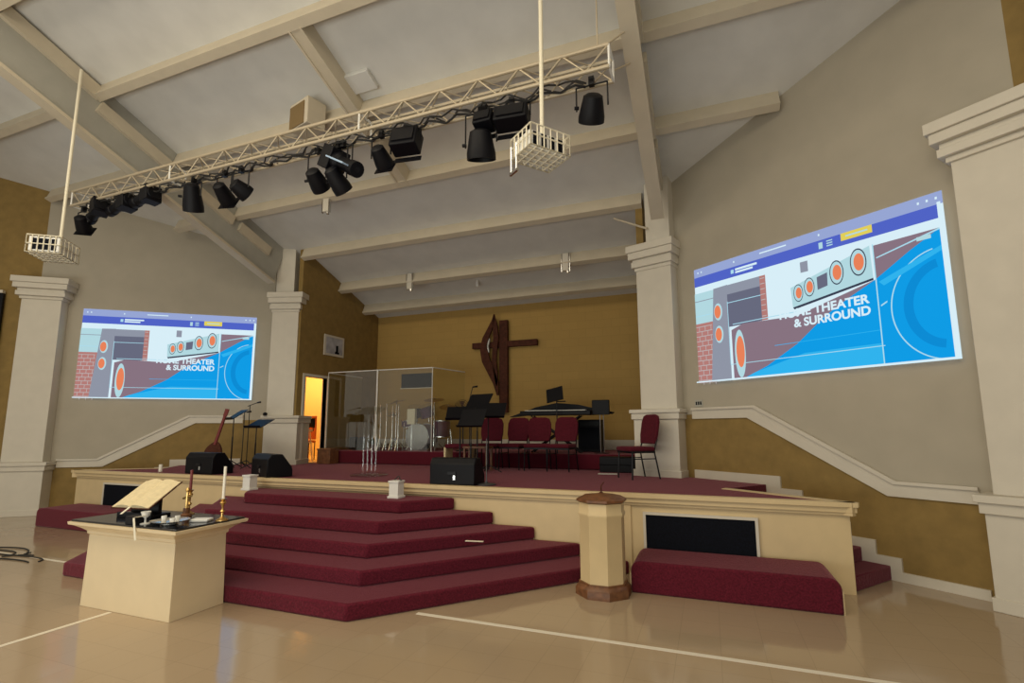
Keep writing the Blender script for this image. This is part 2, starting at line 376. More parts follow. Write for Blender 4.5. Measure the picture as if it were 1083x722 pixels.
for sgn in (1, -1):
    x0, x1 = sorted(((-.73-XC)*sgn, (.41-XC)*sgn))
    mb = MB().bb(x0, x1, .005, .04, .26, .67)
    g = obj('vent_grille', mb, M['grille'], st); g['label'] = 'black rectangular grille'
    mb = MB(); f = .03
    mb.bb(x0-f, x1+f, -.005, .04, .67, .67+f); mb.bb(x0-f, x0, -.005, .04, .1, .67); mb.bb(x1, x1+f, -.005, .04, .1, .67)
    obj('grille_frame', mb, M['trimw'], g)
    xs = (-1.0-XC)*sgn; obj('panel_stile', MB().bb(min(xs, xs+.1*sgn), max(xs, xs+.1*sgn), .012, .05, 0, SZ-.12), M['cream'], st)

# central steps
cs = thing('carpeted_steps', 'five wide burgundy carpeted steps with angled sides up to the stage', 'steps', (XC, SF, 0))
KS = [(-.93, 3.78), (-1.50, 4.21), (-2.07, 4.60), (-2.63, 5.03), (-3.19, 5.58)]
for k, (xe, yf) in enumerate(KS):
    xc_ = xe-(SF-yf)*.88; h = (xc_-XC); he = xe-XC
    mb = MB().prism([(-h, yf-SF), (h, yf-SF), (he, -.005), (-he, -.005)], 0 if k == 0 else .15*k, .15*(k+1)-(.0))
    obj('step', mb, M['carpet'], cs, bevel=.022)
# side stairs
for side in ('right', 'left'):
    t_ = thing('side_stairs', 'burgundy carpeted stairs climbing beside the %s angled wall' % side, 'stairs', (0, 0, 0))
    for k in range(5):
        a = EB + WD*(.278*k); b_ = EB + WD*(1.39 if True else 0)
        z1 = SZ-.15*(k+1); a1 = EB+WD*(.278*(k+1))
        q = [a, a1, a1-WN*.87, a-WN*.87]
        q = [(p.x+.012*(-WN.x), p.y+.012*(-WN.y)) for p in q]
        if side == 'left': q = [mir(p) for p in q][::-1]
        obj('step', MB().prism(q, 0, z1), M['carpet'], t_, bevel=.012)

# kneeling benches in front of the stage
def bench(x0, x1, label):
    t_ = thing('kneeling_bench', label, 'bench', ((x0+x1)/2, 5.80, 0), 0, 'carpeted kneelers below the stage')
    h = (x1-x0)/2
    mb = MB(); prof = []
    for i in range(9): a = math.pi/2*i/8; prof.append((h-.10+.10*math.sin(a), .31-.10+.10*math.cos(a)))
    outline = [(-h, 0), (h, 0)] + prof[::-1] + [(-p, q) for p, q in prof]
    mb = MB(); T = Matrix.Rotation(R(90), 4, 'X'); mb.prism(outline, -.31, .33, T)
    obj('carpet_top', mb, M['carpet'], t_, bevel=.02)
    for s in (-1, 1): obj('side_board', MB().bb(s*(h+.004)-.006, s*(h+.004)+.006, -.31, .31, 0, .20), M['cream'], t_)
bench(-.82, 1.04, 'long low burgundy kneeling bench in front of the right-hand stage grille')
bench(-11.04, -9.18, 'low burgundy kneeling bench at the far left, partly behind the altar table')

# tape lines on the floor
tag(obj('floor_tape', MB().bb(-2.55, 2.4, 4.17, 4.215, .0, .003), M['tape']), 'long pale line of tape across the floor in front of the right steps', 'tape')
tag(obj('floor_tape', MB().bb(-5.21, -5.165, 1.2, 3.22, .0, .003), M['tape']), 'pale tape line running from the altar table towards the viewer', 'tape')
tag(obj('floor_tape', MB().bb(-9.6, -7.15, 4.15, 4.19, .0, .003), M['tape']), 'short pale tape line left of the steps near the loose cables', 'tape')

# ------------------------------------------------------------------ projected images on the angled walls
EM = dict(white=emit('image_white', (.72, .90, .98), .95), tool=emit('image_lavender', (.34, .42, .72), .9), blue=emit('image_blue', (.09, .14, .62), .9), pale=emit('image_pale', (.55, .85, .92), .8),
    grey=emit('image_grey', (.17, .18, .26), .8), grey2=emit('image_light_grey', (.34, .37, .46), .8), brick=emit('image_brick', (.50, .22, .20), .9), brickl=emit('image_mortar', (.55, .50, .50), .9),
    mauve=emit('image_mauve', (.27, .19, .24), .9), cyan=emit('image_cyan', (.005, .33, .78), 1.0), cyan2=emit('image_light_cyan', (.03, .45, .85), 1.0), dcyan=emit('image_deep_cyan', (.004, .26, .66), 1.0),
    orange=emit('image_orange', (.80, .22, .10), 1.0), yellow=emit('image_yellow', (.75, .62, .10), 1.0), line=emit('image_line', (.45, .78, .92), .9), dark=emit('image_dark', (.05, .06, .10), .8))
def projected(side):
    Wd, Ht = 3.21, 1.82
    n = sn(side)
    if side == 'right': tl = wr(-.09); ux = WD; z = 4.17
    else: p = wr(2.33); tl = Vector((2*XC-p.x, p.y, 0)); ux = Vector((WD.x, -WD.y, 0)); z = 4.23; Wd = 3.36; Ht = 1.91
    root = thing('projected_web_page', 'projected web page of speakers on the %s angled wall' % side, 'projection')
    Mx = Matrix((ux, Vector((0, 0, 1)), n)).transposed().to_4x4(); Mx.translation = Vector((tl.x, tl.y, z)) + n*.004
    root.matrix_world = Mx
    lay = [0]
    def poly(name, pts, mt, parent=root):
        lay[0] += 1; zz = .0006*lay[0]
        P = [(u*Wd, -v*Ht) for u, v in pts]
        ar = sum(P[i][0]*P[(i+1) % len(P)][1]-P[(i+1) % len(P)][0]*P[i][1] for i in range(len(P)))
        if ar < 0: P = P[::-1]
        return obj(name, MB().prism(P, zz-.0005, zz), EM[mt], parent, smooth=False)
    def rect(name, u0, u1, v0, v1, mt, parent=root): return poly(name, [(u0, v0), (u1, v0), (u1, v1), (u0, v1)], mt, parent)
    def ell(name, u, v, ru, rv, mt, n_=28, parent=root): return poly(name, [(u+ru*math.cos(2*math.pi*i/n_), v+rv*math.sin(2*math.pi*i/n_)) for i in range(n_)], mt, parent)
    def ring(name, u, v, ru, rv, w_, mt, a0=0, a1=360, parent=root):
        n_ = 40; A = [R(a0+(a1-a0)*i/n_) for i in range(n_+1)]; lay[0] += 1; zz = .0006*lay[0]; mb = MB()
        for a, b2 in zip(A[:-1], A[1:]):
            q = [((u+(ru+s*w_)*math.cos(t))*Wd, -(v+(rv+s*w_*1.8)*math.sin(t))*Ht) for t, s in ((a, -1), (b2, -1), (b2, 1), (a, 1))]
            mb.prism(q, zz-.0004, zz)
        return obj(name, mb, EM[mt], parent, smooth=False)
    rect('page', 0, 1, 0, 1, 'white')
    rect('browser_bar', 0, 1, 0, .077, 'tool'); rect('menu_bar', 0, .992, .077, .16, 'blue')
    for u in (.02, .04, .93, .955, .98, .22, .6): rect('bar_icon', u, u+.006, .03, .045, 'white')
    rect('address_field', .35, .47, .030, .040, 'white')
    rect('logo_mark', .205, .22, .10, .132, 'line'); rect('logo_word', .228, .335, .096, .113, 'white'); rect('logo_word', .228, .315, .120, .136, 'white')
    rect('menu_icon', .60, .615, .095, .14, 'pale')
    for k in range(3): rect('menu_icon', .63, .652, .095+.017*k, .103+.017*k, 'pale')
    rect('button', .683, .79, .078, .13, 'yellow'); rect('button_text', .70, .775, .098, .108, 'pale')
    rect('siding', 0, .115, .222, .49, 'pale'); rect('siding_seam', 0, .115, .29, .297, 'grey2'); rect('siding_seam', 0, .113, .42, .427, 'line')
    rect('brick_wall', 0, .10, .49, 1, 'brick')
    for k in range(12): rect('mortar_line', 0, .09, .515+.042*k, .521+.042*k, 'brickl')
    for k in range(12):
        for j in range(3): u = .018+.033*j+(.015 if k % 2 else 0); rect('mortar_line', u, u+.003, .521+.042*k, .557+.042*k, 'brickl')
    poly('tower_speaker', [(.115, .222), (.19, .218), (.185, 1), (.08, 1)], 'grey2')
    for v in (.425, .615): ell('tower_cone', .134, v, .022, .072, 'pale'); ell('tower_cone', .131, v, .017, .055, 'orange')
    rect('cabinet_panel', .187, .35, .222, .57, 'grey'); rect('cabinet_panel', .187, .35, .222, .30, 'grey2')
    rect('cabinet_edge', .187, .35, .368, .374, 'line')
    rect('brick_strip', .35, .377, .222, .57, 'brick')
    for k in range(8): rect('mortar_line', .352, .372, .24+.042*k, .246+.042*k, 'brickl')
    poly('shelf_front', [(.20, .99), (.20, .60), (.26, .565), (.50, .585), (.79, .45), (.79, .99)], 'mauve')
    rect('hero_background', .79, .992, .228, .99, 'mauve')
    poly('cyan_overlay', [(.255, .992), (.36, .92), (.494, .786), (.608, .624), (.70, .53), (.79, .45), (.90, .32), (.992, .226), (.992, .992)], 'cyan')
    poly('overlay_panel', [(.30, .96), (.52, .86), (.79, .86), (.79, .99), (.26, .99)], 'cyan2')
    ell('overlay_disc', .99, .67, .002, .002, 'cyan')
    ring('overlay_ring', .985, .67, .155, .33, .002, 'line', 100, 262); ring('overlay_ring', .985, .67, .105, .24, .014, 'dcyan', 98, 262)
    poly('overlay_shade', [(.80, .47), (.992, .33), (.992, .36), (.815, .50)], 'cyan2')
    rect('outline', .19, .80, .875, .88, 'line'); rect('outline', .79, .794, .22, .99, 'line'); rect('outline', .187, .19, .36, .88, 'line'); rect('outline', .21, .50, .553, .559, 'line')
    poly('outline', [(.80, .318), (.80, .310), (.99, .228), (.99, .238)], 'line')
    poly('outline', [(.80, .62), (.82, .60), (.82, .61), (.80, .63)], 'line')
    rect('outline', .40, .79, .775, .779, 'cyan2')
    poly('centre_speaker', [(.485, .375), (.782, .222), (.785, .437), (.489, .522)], 'pale'); poly('centre_speaker_shadow', [(.489, .522), (.785, .437), (.785, .452), (.495, .538)], 'dark')
    for (u, v, s) in ((.515, .425, .8), (.56, .40, .85), (.665, .345, 1.05), (.742, .312, 1.15)):
        ell('speaker_cone', u, v, .024*s, .080*s, 'dark'); ell('speaker_cone', u, v, .021*s, .072*s, 'pale'); ell('speaker_cone', u+.002, v, .015*s, .050*s, 'orange')
    poly('horn', [(.592, .345), (.632, .328), (.630, .42), (.592, .435)], 'grey'); rect('small_panel', .532, .562, .208, .285, 'grey2')
    poly('big_cone', [(.21+.031+.026*math.cos(t), .80+.19*math.sin(t)) for t in [2*math.pi*i/30 for i in range(30)]], 'pale')
    ell('big_cone', .243, .785, .020, .125, 'orange')
    rect('edge_bar', .990, 1.0, .077, 1, 'white'); rect('bottom_bar', 0, 1, .990, 1, 'white')
    rect('badge', .925, .965, .255, .280, 'pale')
    for k, (txt, u, v, s, spread) in enumerate((('HOME THEATER', .432, .592, .062, 1), ('& SURROUND', .49, .668, .062, 1))):
        cu_ = bpy.data.curves.new('heading', 'FONT'); cu_.body = txt; cu_.size = 1; cu_.offset = .032; cu_.extrude = .0006
        tmp = bpy.data.objects.new('tmp', cu_); C.objects.link(tmp)
        dg = bpy.context.evaluated_depsgraph_get(); me = bpy.data.meshes.new_from_object(tmp.evaluated_get(dg))
        xs = [v_.co.x for v_ in me.vertices]; ys = [v_.co.y for v_ in me.vertices]
        target_w = ((.768-u) if k == 0 else (.768-u))*Wd; sx_ = target_w/(max(xs)-min(xs)); sy_ = .062*Ht/(max(ys)-min(ys))
        for v_ in me.vertices: v_.co.x = (v_.co.x-min(xs))*sx_; v_.co.y = (v_.co.y)*sy_
        bpy.data.objects.remove(tmp, do_unlink=True)
        me.materials.clear(); me.materials.append(EM['white'])
        lay[0] += 1; o = bpy.data.objects.new('heading_text', me); C.objects.link(o); o.parent = root; o.location = (u*Wd, -v*Ht, .0006*lay[0])
projected('right'); projected('left')
#OBJECTS
# ------------------------------------------------------------------ altar table and what stands on it
AX, AYc = -5.05, 3.50
al = thing('altar_table', 'cream block altar table with flared top moulding and black glass top', 'altar', (AX, AYc, 0))
mb = MB(); mb.frustum((-.615, .615, -.265, .265), (-.60, .60, -.255, .255), 0, .66); mb.bb(-.60, .60, -.255, .255, .6, .70)
obj('body', mb, M['altar'], al, bevel=.004)
mb = MB(); pr = [(.60, .255, .655), (.612, .267, .665), (.615, .27, .69), (.65, .305, .72), (.70, .34, .745), (.745, .365, .755), (.75, .37, .782)]
for a, b_ in zip(pr[:-1], pr[1:]): mb.frustum((-a[0], a[0], -a[1], a[1]), (-b_[0], b_[0], -b_[1], b_[1]), a[2], b_[2])
obj('top_moulding', mb, M['altar'], al)
obj('glass_top', MB().bb(-.725, .725, -.35, .35, .782, .80), M['glasstop'], al, bevel=.003)
TZ = .80
# open book on a black stand
bk = thing('book_stand', 'black tilting stand carrying the big open book on the altar', 'stand', (-5.31, 3.54, TZ), 0)
T = Matrix.Rotation(R(8), 4, 'Z')
mb = MB(); mb.bb(-.20, .20, -.10, .10, 0, .025, T); mb.bb(-.17, .17, -.02, .02, .02, .185, T); mb.bb(-.21, .21, -.13, -.10, .0, .05, T)
obj('base', mb, M['black'], bk, bevel=.004)
TT = Matrix.Rotation(R(8), 4, 'Z') @ Matrix.Translation((0, .0, .200)) @ Matrix.Rotation(R(32), 4, 'X')
obj('rest', MB().bb(-.21, .21, -.15, .15, -.012, 0, TT), M['wood'], bk)
ob = thing('open_book', 'large open book with cream pages tilted on the altar stand', 'book', (-5.31, 3.54, TZ+.205), 0)
TT = Matrix.Rotation(R(8), 4, 'Z') @ Matrix.Rotation(R(32), 4, 'X')
for s in (-1, 1):
    mb = MB(); n_ = 8; W_ = .22; P = []
    for i in range(n_+1): t = i/n_; P.append((s*W_*t, .012+.035*math.sin(math.pi*min(1, t*1.1+.05))**.7*(1-.45*t)))
    outl = P + [(s*W_, .004), (0, .004)]
    if s < 0: outl = outl[::-1]
    T2 = TT @ Matrix.Rotation(R(90), 4, 'X'); mb.prism(outl, -.20, .20, T2)
    obj('page_block', mb, M['page'], ob)
obj('cover', MB().bb(-.23, .23, -.21, .21, -.002, .005, TT), M['wood'], ob)
obj('ribbon', MB().bb(-.012, .012, -.30, -.16, .012, .016, TT), M['paper'], ob)
rb = obj('ribbon_marker', MB().bb(-.012, .012, -.004, .0, -.11, .09).bb(-.012, .012, -.004, .10, .085, .09), M['paper'], loc=(-4.82, 3.125, TZ-.01), rot=(0, R(-14), 0))
tag(rb, 'beige ribbon hanging over the front edge of the altar top', 'ribbon')
# silver plate with bread and cup
pl = thing('communion_plate', 'shallow silver plate on the right half of the altar top', 'plate', (-4.62, 3.30, TZ))
obj('dish', MB().lathe([(.05, 0), (.07, .004), (.05, .012), (.09, .02), (.155, .036), (.16, .040), (.15, .036), (.08, .022), (.001, .02)], 36), M['silver'], pl)
br = tag(obj('folded_napkin', MB().box((0, 0, .012), (.16, .12, .024), Matrix.Rotation(R(25), 4, 'Z')), M['white'], bevel=.006, loc=(-4.50, 3.52, TZ)), 'folded white napkin behind the silver plate', 'napkin')
for x, y, h, wh in ((-4.70, 3.30, .05, 'leftmost'), (-4.62, 3.37, .045, 'rearmost'), (-4.56, 3.28, .04, 'rightmost')):
    tag(obj('communion_cup', MB().lathe([(.018, 0), (.02, .004), (.022, h), (.019, h), (.016, .008), (.001, .006)], 16), M['white'], loc=(x, y, TZ+.022)), wh+' tiny white cup in the silver plate on the altar', 'cup', 'cups in the silver plate')
gl = tag(obj('chalice', MB().lathe([(.04, 0), (.04, .006), (.008, .012), (.008, .05), (.03, .07), (.04, .11), (.037, .11), (.025, .072), (.001, .065)], 20), M['white'], loc=(-4.86, 3.24, TZ)), 'small white cup standing between book stand and silver plate', 'cup')
bx_ = tag(obj('small_black_box', MB().bb(-.07, .07, -.05, .05, 0, .07), M['black'], bevel=.004, loc=(-4.96, 3.22, TZ)), 'small black box in front of the book stand', 'box')
# candlesticks
def candlestick(x, y, label, wax, hs, hc, z=TZ, k=1.0):
    c = thing('candlestick', label, 'candlestick', (x, y, z))
    obj('stem', MB().lathe([(.055*k, 0), (.055*k, .008), (.03*k, .02), (.012, .035), (.010, hs*.35), (.024*k, hs*.42), (.010, hs*.5), (.012, hs*.7), (.03*k, hs*.82), (.014, hs*.9), (.034*k, hs), (.012, hs)], 20), M['brass'], c)
    obj('candle', MB().lathe([(.013, hs-.01), (.013, hs+hc), (.004, hs+hc+.002)], 14), wax, c)
    obj('wick', MB().bar((0, 0, hs+hc), (0, 0, hs+hc+.012), .0015, 5), M['black'], c)
candlestick(-4.36, 3.62, 'brass candlestick with tall white candle at the right end of the altar', M['wax'], .20, .30)
candlestick(-5.0, 3.76, 'brass candlestick with dark red candle behind the open book', M['redwax'], .24, .20)
cr_ = thing('brass_figure', 'small brass figure on the altar behind the open book', 'figure', (-4.90, 3.66, TZ))
obj('pedestal', MB().lathe([(.05, 0), (.05, .02), (.03, .03), (.03, .08)], 16), M['font_wood'], cr_)
mb = MB().bar((0, 0, .08), (0, 0, .24), .016, 8, .012); mb.bar((-.06, 0, .17), (.06, 0, .20), .010, 6); mb.lathe([(.004, .23), (.02, .245), (.022, .26), (.004, .28)], 10)
obj('statuette', mb, M['brass'], cr_)

# ------------------------------------------------------------------ font
ft = thing('baptismal_font', 'cream octagonal font with brown wooden lid and brown base', 'font', (-1.08, 5.36, 0))
ph = R(22.5)
obj('base_ring', MB().lathe([(.285, 0), (.285, .07), (.27, .09), (.25, .11), (.25, .13)], 8, ph=ph), M['font_wood'], ft)
obj('column', MB().lathe([(.232, .12), (.232, .76), (.245, .78), (.245, .80), (.232, .82), (.235, .90)], 8, ph=ph), M['cream'], ft)
obj('lid', MB().lathe([(.23, .90), (.262, .915), (.262, .935), (.20, .965), (.05, .985), (.02, .99)], 8, ph=ph), M['font_wood'], ft)
mb = MB().bar((0, 0, .985), (0, 0, 1.06), .008, 8); mb.bar((-.0, 0, 1.06), (.03, 0, 1.10), .006, 6); mb.lathe([(.022, .985), (.02, .995), (.008, 1.0)], 12)
obj('finial', mb, M['wood'], ft)

# small white pedestals with little items
def pedbox(x, y, z, label, topitem):
    p = thing('small_pedestal', label, 'pedestal', (x, y, z))
    mb = MB(); mb.bb(-.085, .085, -.085, .085, 0, .03); mb.bb(-.07, .07, -.07, .07, .03, .20); mb.bb(-.08, .08, -.08, .08, .20, .225)
    obj('block', mb, M['white'], p, bevel=.004)
pedbox(-6.53, 5.86, .75, 'small white square pedestal on the top step, left one by the black monitor', 0)
pedbox(-3.92, 5.86, .75, 'small white square pedestal on the top step nearer the right, holding a cord', 1)
hc = tag(obj('coiled_lead', MB().path([(-.03, 0, 0), (.0, .01, .03), (.03, 0, .05), (.05, .0, .04), (.06, -.01, .008), (.09, -.01, .0)], .007), M['cord'], loc=(-3.93, 5.87, .98)), 'short dark coiled lead on top of the right small pedestal', 'lead')
for x, lab, h in ((-9.35, 'short white candle on the stage edge above the left grille', .13), (-8.62, 'small white cup on the stage edge left of the first black monitor', .07)):
    tag(obj('white_candle' if h > .1 else 'white_cup', MB().lathe([(.03, 0), (.032, h*.5), (.03, h), (.02, h)], 16), M['wax'], loc=(x, 6.42, SZ)), lab, 'candle' if h > .1 else 'cup')
tag(obj('paper_strip', MB().bb(-.10, .10, -.02, .02, 0, .004), M['paper'], loc=(-2.42, 5.12, .452), rot=(0, 0, R(10))), 'small pale paper strip lying on a right-hand carpeted step', 'paper')
tag(obj('paper_sheet', MB().bb(-.16, .16, -.09, .09, 0, .004), M['white'], loc=(-1.62, 8.62, SZ), rot=(0, 0, R(10))), 'white sheet lying on the stage carpet left of the lone chair', 'paper')

# ------------------------------------------------------------------ floor monitors
def wedge(x, y, w_, label, rz=0, group='floor monitors along the stage front'):
    t_ = thing('floor_monitor', label, 'speaker', (x, y, SZ), rz, group)
    h = w_/2; T = Matrix.Rotation(R(90), 4, 'Z') @ Matrix.Rotation(R(90), 4, 'X')
    prof = [(-.20, 0), (.20, 0), (.20, .12), (.02, .36), (-.14, .36), (-.20, .28)]
    obj('cabinet', MB().prism(prof, -h, h, T), M['black'], t_, bevel=.012)
    gp = [(.20-.0, .13), (.03, .355)]
    a = math.atan2(.24, -.18)
    mb = MB(); mb.box((0, 0, 0), (w_*.9, .27, .014)); g = obj('grille', mb, M['grille'], t_, bevel=.004); g.location = (0, .117, .246); g.rotation_euler = (R(-53), 0, 0)
    obj('handle', MB().bb(-.06, .06, -.215, -.198, .14, .18), M['blackm'], t_); 
    obj('badge', MB().bb(.02, .05, -.207, -.199, .07, .13), M['silver'], t_)
    return t_
wedge(-8.22, 6.50, .72, 'black floor monitor, leftmost of the three on the stage', R(-4))
wedge(-6.74, 6.46, .72, 'black floor monitor behind the left small pedestal', R(-24))
wedge(-3.30, 6.42, .66, 'black floor monitor right of the clear lectern, centre stage', R(4))

# ------------------------------------------------------------------ stands at the left of the stage
def music_stand(x, y, z, h, tilt, rz, label, w_=.48, group=None):
    t_ = thing('music_stand', label, 'music stand', (x, y, z), rz, group)
    obj('pole', MB().bar((0, 0, .05), (0, 0, h*.6), .014).bar((0, 0, h*.55), (0, 0, h), .010), M['blackm'], t_)
    for k in range(3):
        a = k*2*math.pi/3; obj('leg', MB().bar((0, 0, .14), (.24*math.cos(a), .24*math.sin(a), .012), .009), M['blackm'], t_)
    T = Matrix.Translation((0, 0, h)) @ Matrix.Rotation(R(tilt), 4, 'X')
    mb = MB().bb(-w_/2, w_/2, -.005, .005, -.10, .24, T); mb.bb(-w_/2, w_/2, -.05, .005, -.11, -.10, T)
    obj('desk', mb, M['black'], t_)
    return t_
def mic_stand(x, y, z, h, boom, rz, label, base='round', m_=None):
    t_ = thing('microphone_stand', label, 'microphone stand', (x, y, z), rz)
    mm = m_ or M['blackm']
    obj('pole', MB().bar((0, 0, .02), (0, 0, h), .008), mm, t_)
    if base == 'round': obj('base', MB().lathe([(.13, 0), (.13, .012), (.02, .03), (.02, .05)], 20), mm, t_)
    else:
        for k in range(3): a = k*2*math.pi/3; obj('leg', MB().bar((0, 0, .12), (.26*math.cos(a), .26*math.sin(a), .012), .008), mm, t_)
    if boom:
        b0 = Vector((-boom[0]*.3, 0, h-boom[1]*.3)); b1 = Vector((boom[0], 0, h+boom[1])); obj('boom', MB().bar(b0, b1, .008), mm, t_)
        obj('microphone', MB().bar(b1, b1+Vector((.10, 0, .01)), .014, 10, .02), M['black'], t_)
    return t_
music_stand(-9.02, 7.6, SZ, 1.02, -55, R(-25), 'black music stand with flat desk left of the monitors on the stage')
mic_stand(-9.0, 7.95, SZ, 1.26, (.24, .05), R(-8), 'boom microphone stand behind the leftmost music stand', 'tripod')
music_stand(-8.28, 7.5, SZ, .84, -62, R(-5), 'low black music stand with flat desk beside the left pilaster')
mic_stand(-8.62, 7.5, SZ, 1.10, (.06, .0), 0, 'straight thin microphone stand between two left music stands', 'tripod')
gt = thing('electric_guitar', 'dark red guitar standing upright behind the leftmost monitor', 'guitar', (-8.86, 7.0, SZ+.12), R(10))
T = Matrix.Rotation(R(8), 4, 'Y') @ Matrix.Rotation(R(-12), 4, 'X')
body = []
for i in range(28):
    t = 2*math.pi*i/28; r = 1+.18*math.cos(2*t); body.append((.155*r*math.cos(t)*(1-.12*math.sin(t)), .21+.21*math.sin(t)))
mb = MB(); Tb = T @ Matrix.Rotation(R(90), 4, 'X'); mb.prism(body, -.025, .025, Tb); obj('body', mb, M['wood'], gt, bevel=.006)
obj('neck', MB().bb(-.025, .025, -.045, -.015, .35, .92, T), M['redwax'], gt); obj('headstock', MB().bb(-.04, .04, -.04, -.02, .92, 1.06, T), M['redwax'], gt)
gs = thing('guitar_stand', 'black folding stand under the dark red guitar', 'stand', (-8.86, 7.0, SZ))
for a in ((-.15, .16), (.15, .16), (0, -.2)): obj('leg', MB().bar((0, .08, .35), (a[0], -a[1], .01), .010), M['blackm'], gs)
obj('cradle', MB().bar((-.13, -.09, .11), (.13, -.09, .11), .010), M['blackm'], gs)

# clear lectern
lc = thing('acrylic_lectern', 'clear acrylic lectern with upright rods at centre stage', 'lectern', (-5.25, 7.05, SZ))
obj('base_plate', MB().lathe([(.30, 0), (.31, .005), (.31, .02), (.29, .026)], 32), M['acrylic'], lc)
for x in (-.13, -.045, .04, .12): obj('upright_rod', MB().bar((x, 0, .02), (x, 0, 1.02), .012, 10), M['acrylic'], lc)
obj('desk', MB().box((0, 0, 0), (.46, .34, .012), Matrix.Translation((0, -.02, 1.06)) @ Matrix.Rotation(R(22), 4, 'X')), M['acrylic'], lc)

# front microphone stand by the centre monitor
mic_stand(-2.86, 6.42, SZ, .62, None, 0, 'slim grey straight microphone stand right of the centre monitor', 'round', M['grey_metal'])

# ------------------------------------------------------------------ choir platform, drum booth
PZ = 1.18
pf = tag(obj('carpeted_riser', MB().bb(-8.12, -1.25, 9.40, 11.55, SZ, PZ), M['carpet'], bevel=.02), 'low burgundy carpeted platform across the back of the stage', 'platform')
sh = thing('drum_shield', 'tall clear acrylic drum shield with pale edge strips on the riser', 'screen', (-6.9, 9.48, PZ))
def panel(a, b_, h, name='panel'):
    a = Vector((a[0], a[1], 0)); b_ = Vector((b_[0], b_[1], 0)); d = (b_-a).normalized(); nn = Vector((d.y, -d.x, 0))*.004
    o = obj(name, MB().prism([tuple((p)[:2]) for p in (a+nn, b_+nn, b_-nn, a-nn)], .002, h), M['acrylic'], sh)
    t = obj('edge_strip', MB().bar((a.x, a.y, h), (b_.x, b_.y, h), .012, 6), M['white'], o); return o
panel((-1.42, .02), (-.02, 0), 1.80); panel((0, 0), (1.36, .05), 1.80); panel((1.38, .05), (1.62, 1.1), 1.8); panel((-1.43, .04), (-1.45, 1.3), 1.80)
obj('joint_post', MB().bar((-.01, -.02, 0), (-.01, -.02, 1.81), .018, 8), M['white'], sh)
obj('side_post', MB().bar((1.37, .04, 0), (1.37, .04, 1.8), .008, 8), M['white'], sh)
obj('side_post', MB().bar((-1.43, .03, 0), (-1.43, .03, 1.8), .008, 8), M['white'], sh)
dm = thing('foam_panel', 'dark absorber panel hanging inside the top right of the drum shield', 'panel', (-6.0, 9.62, 2.62))
obj('pad', MB().bb(-.38, .42, -.02, .03, -.06, .26), M['grille'], dm, bevel=.02)
obj('trim_strip', MB().bb(-.39, .43, -.026, -.02, -.075, -.06), M['trimw'], dm)
bd = thing('bass_drum', 'dark purple bass drum lying on its side inside the drum shield', 'drum', (-6.15, 10.15, PZ))
T = Matrix.Translation((0, 0, .31)) @ Matrix.Rotation(R(90), 4, 'X')
obj('shell', MB().lathe([(.28, -.20), (.28, .20)], 32, T), M['drum'], bd); obj('front_head', MB().lathe([(.265, .198), (.265, .208)], 32, T), M['grille'], bd)
for z in (-.2, .2): obj('hoop', MB().lathe([(.28, z-.015), (.30, z-.015), (.30, z+.015), (.28, z+.015)], 32, T), M['chrome'], bd)
for s in (-1, 1): obj('spur', MB().bar((s*.2, -.05, .2), (s*.33, -.15, .01), .01), M['chrome'], bd)
def drum(name, x, y, z, r, h, label, tx=0, ty=0, legs=True):
    t_ = thing(name, label, 'drum', (x, y, PZ)); T = Matrix.Translation((0, 0, z)) @ Matrix.Rotation(R(tx), 4, 'X') @ Matrix.Rotation(R(ty), 4, 'Y')
    obj('shell', MB().lathe([(r, -h/2), (r, h/2)], 28, T), M['drum'], t_); obj('drum_head', MB().lathe([(r*.96, h/2), (r*.96, h/2+.006)], 28, T), M['skin'], t_)
    for zz in (-h/2, h/2): obj('rim', MB().lathe([(r, zz-.012), (r+.012, zz-.012), (r+.012, zz+.012), (r, zz+.012)], 28, T), M['chrome'], t_)
    if not legs: obj('mount_arm', MB().bar((0, .10, z-.05), (0, .12, .645), .012), M['chrome'], t_)
    if legs:
        for k in range(3): a = k*2.1+.4; obj('leg', MB().bar((r*math.cos(a), r*math.sin(a), z), (r*1.25*math.cos(a), r*1.25*math.sin(a), .0), .009), M['chrome'], t_)
drum('snare_drum', -6.55, 10.25, .62, .18, .14, 'shallow snare drum on legs left of the bass drum', 8)
drum('floor_tom', -5.72, 10.3, .48, .20, .36, 'deep floor tom right of the bass drum', 0)
drum('rack_tom', -6.28, 10.05, .88, .14, .22, 'left small tom above the bass drum', 22, 8, False)
drum('rack_tom', -5.98, 10.05, .88, .15, .24, 'right small tom above the bass drum', 22, -8, False)
def cymbal(x, y, h, r, tx, ty, label, two=False):
    t_ = thing('cymbal_stand', label, 'cymbal', (x, y, PZ))
    obj('stand_pole', MB().bar((0, 0, .1), (0, 0, h+.05), .011), M['chrome'], t_)
    for k in range(3): a = k*2.094+.5; obj('leg', MB().bar((0, 0, .28), (.24*math.cos(a), .24*math.sin(a), .01), .009), M['chrome'], t_)
    for j in range(2 if two else 1):
        T = Matrix.Translation((0, 0, h-.05*j)) @ Matrix.Rotation(R(tx), 4, 'X') @ Matrix.Rotation(R(ty), 4, 'Y')
        obj('cymbal', MB().lathe([(r, 0), (r*.5, .012), (.05, .02), (.03, .035), (.01, .04)], 32, T), M['cymbal'], t_)
cymbal(-5.72, 9.95, 1.12, .23, 14, 4, 'large bronze cymbal high at the right of the drum kit')
cymbal(-6.75, 10.0, 1.10, .21, 14, -10, 'bronze cymbal high at the left of the drum kit')
cymbal(-5.66, 10.5, .98, .20, 20, 10, 'lower bronze cymbal at the far right of the drum kit')
cymbal(-7.05, 10.3, .84, .17, 0, 0, 'pair of hi-hat cymbals at the left of the drum kit', True)
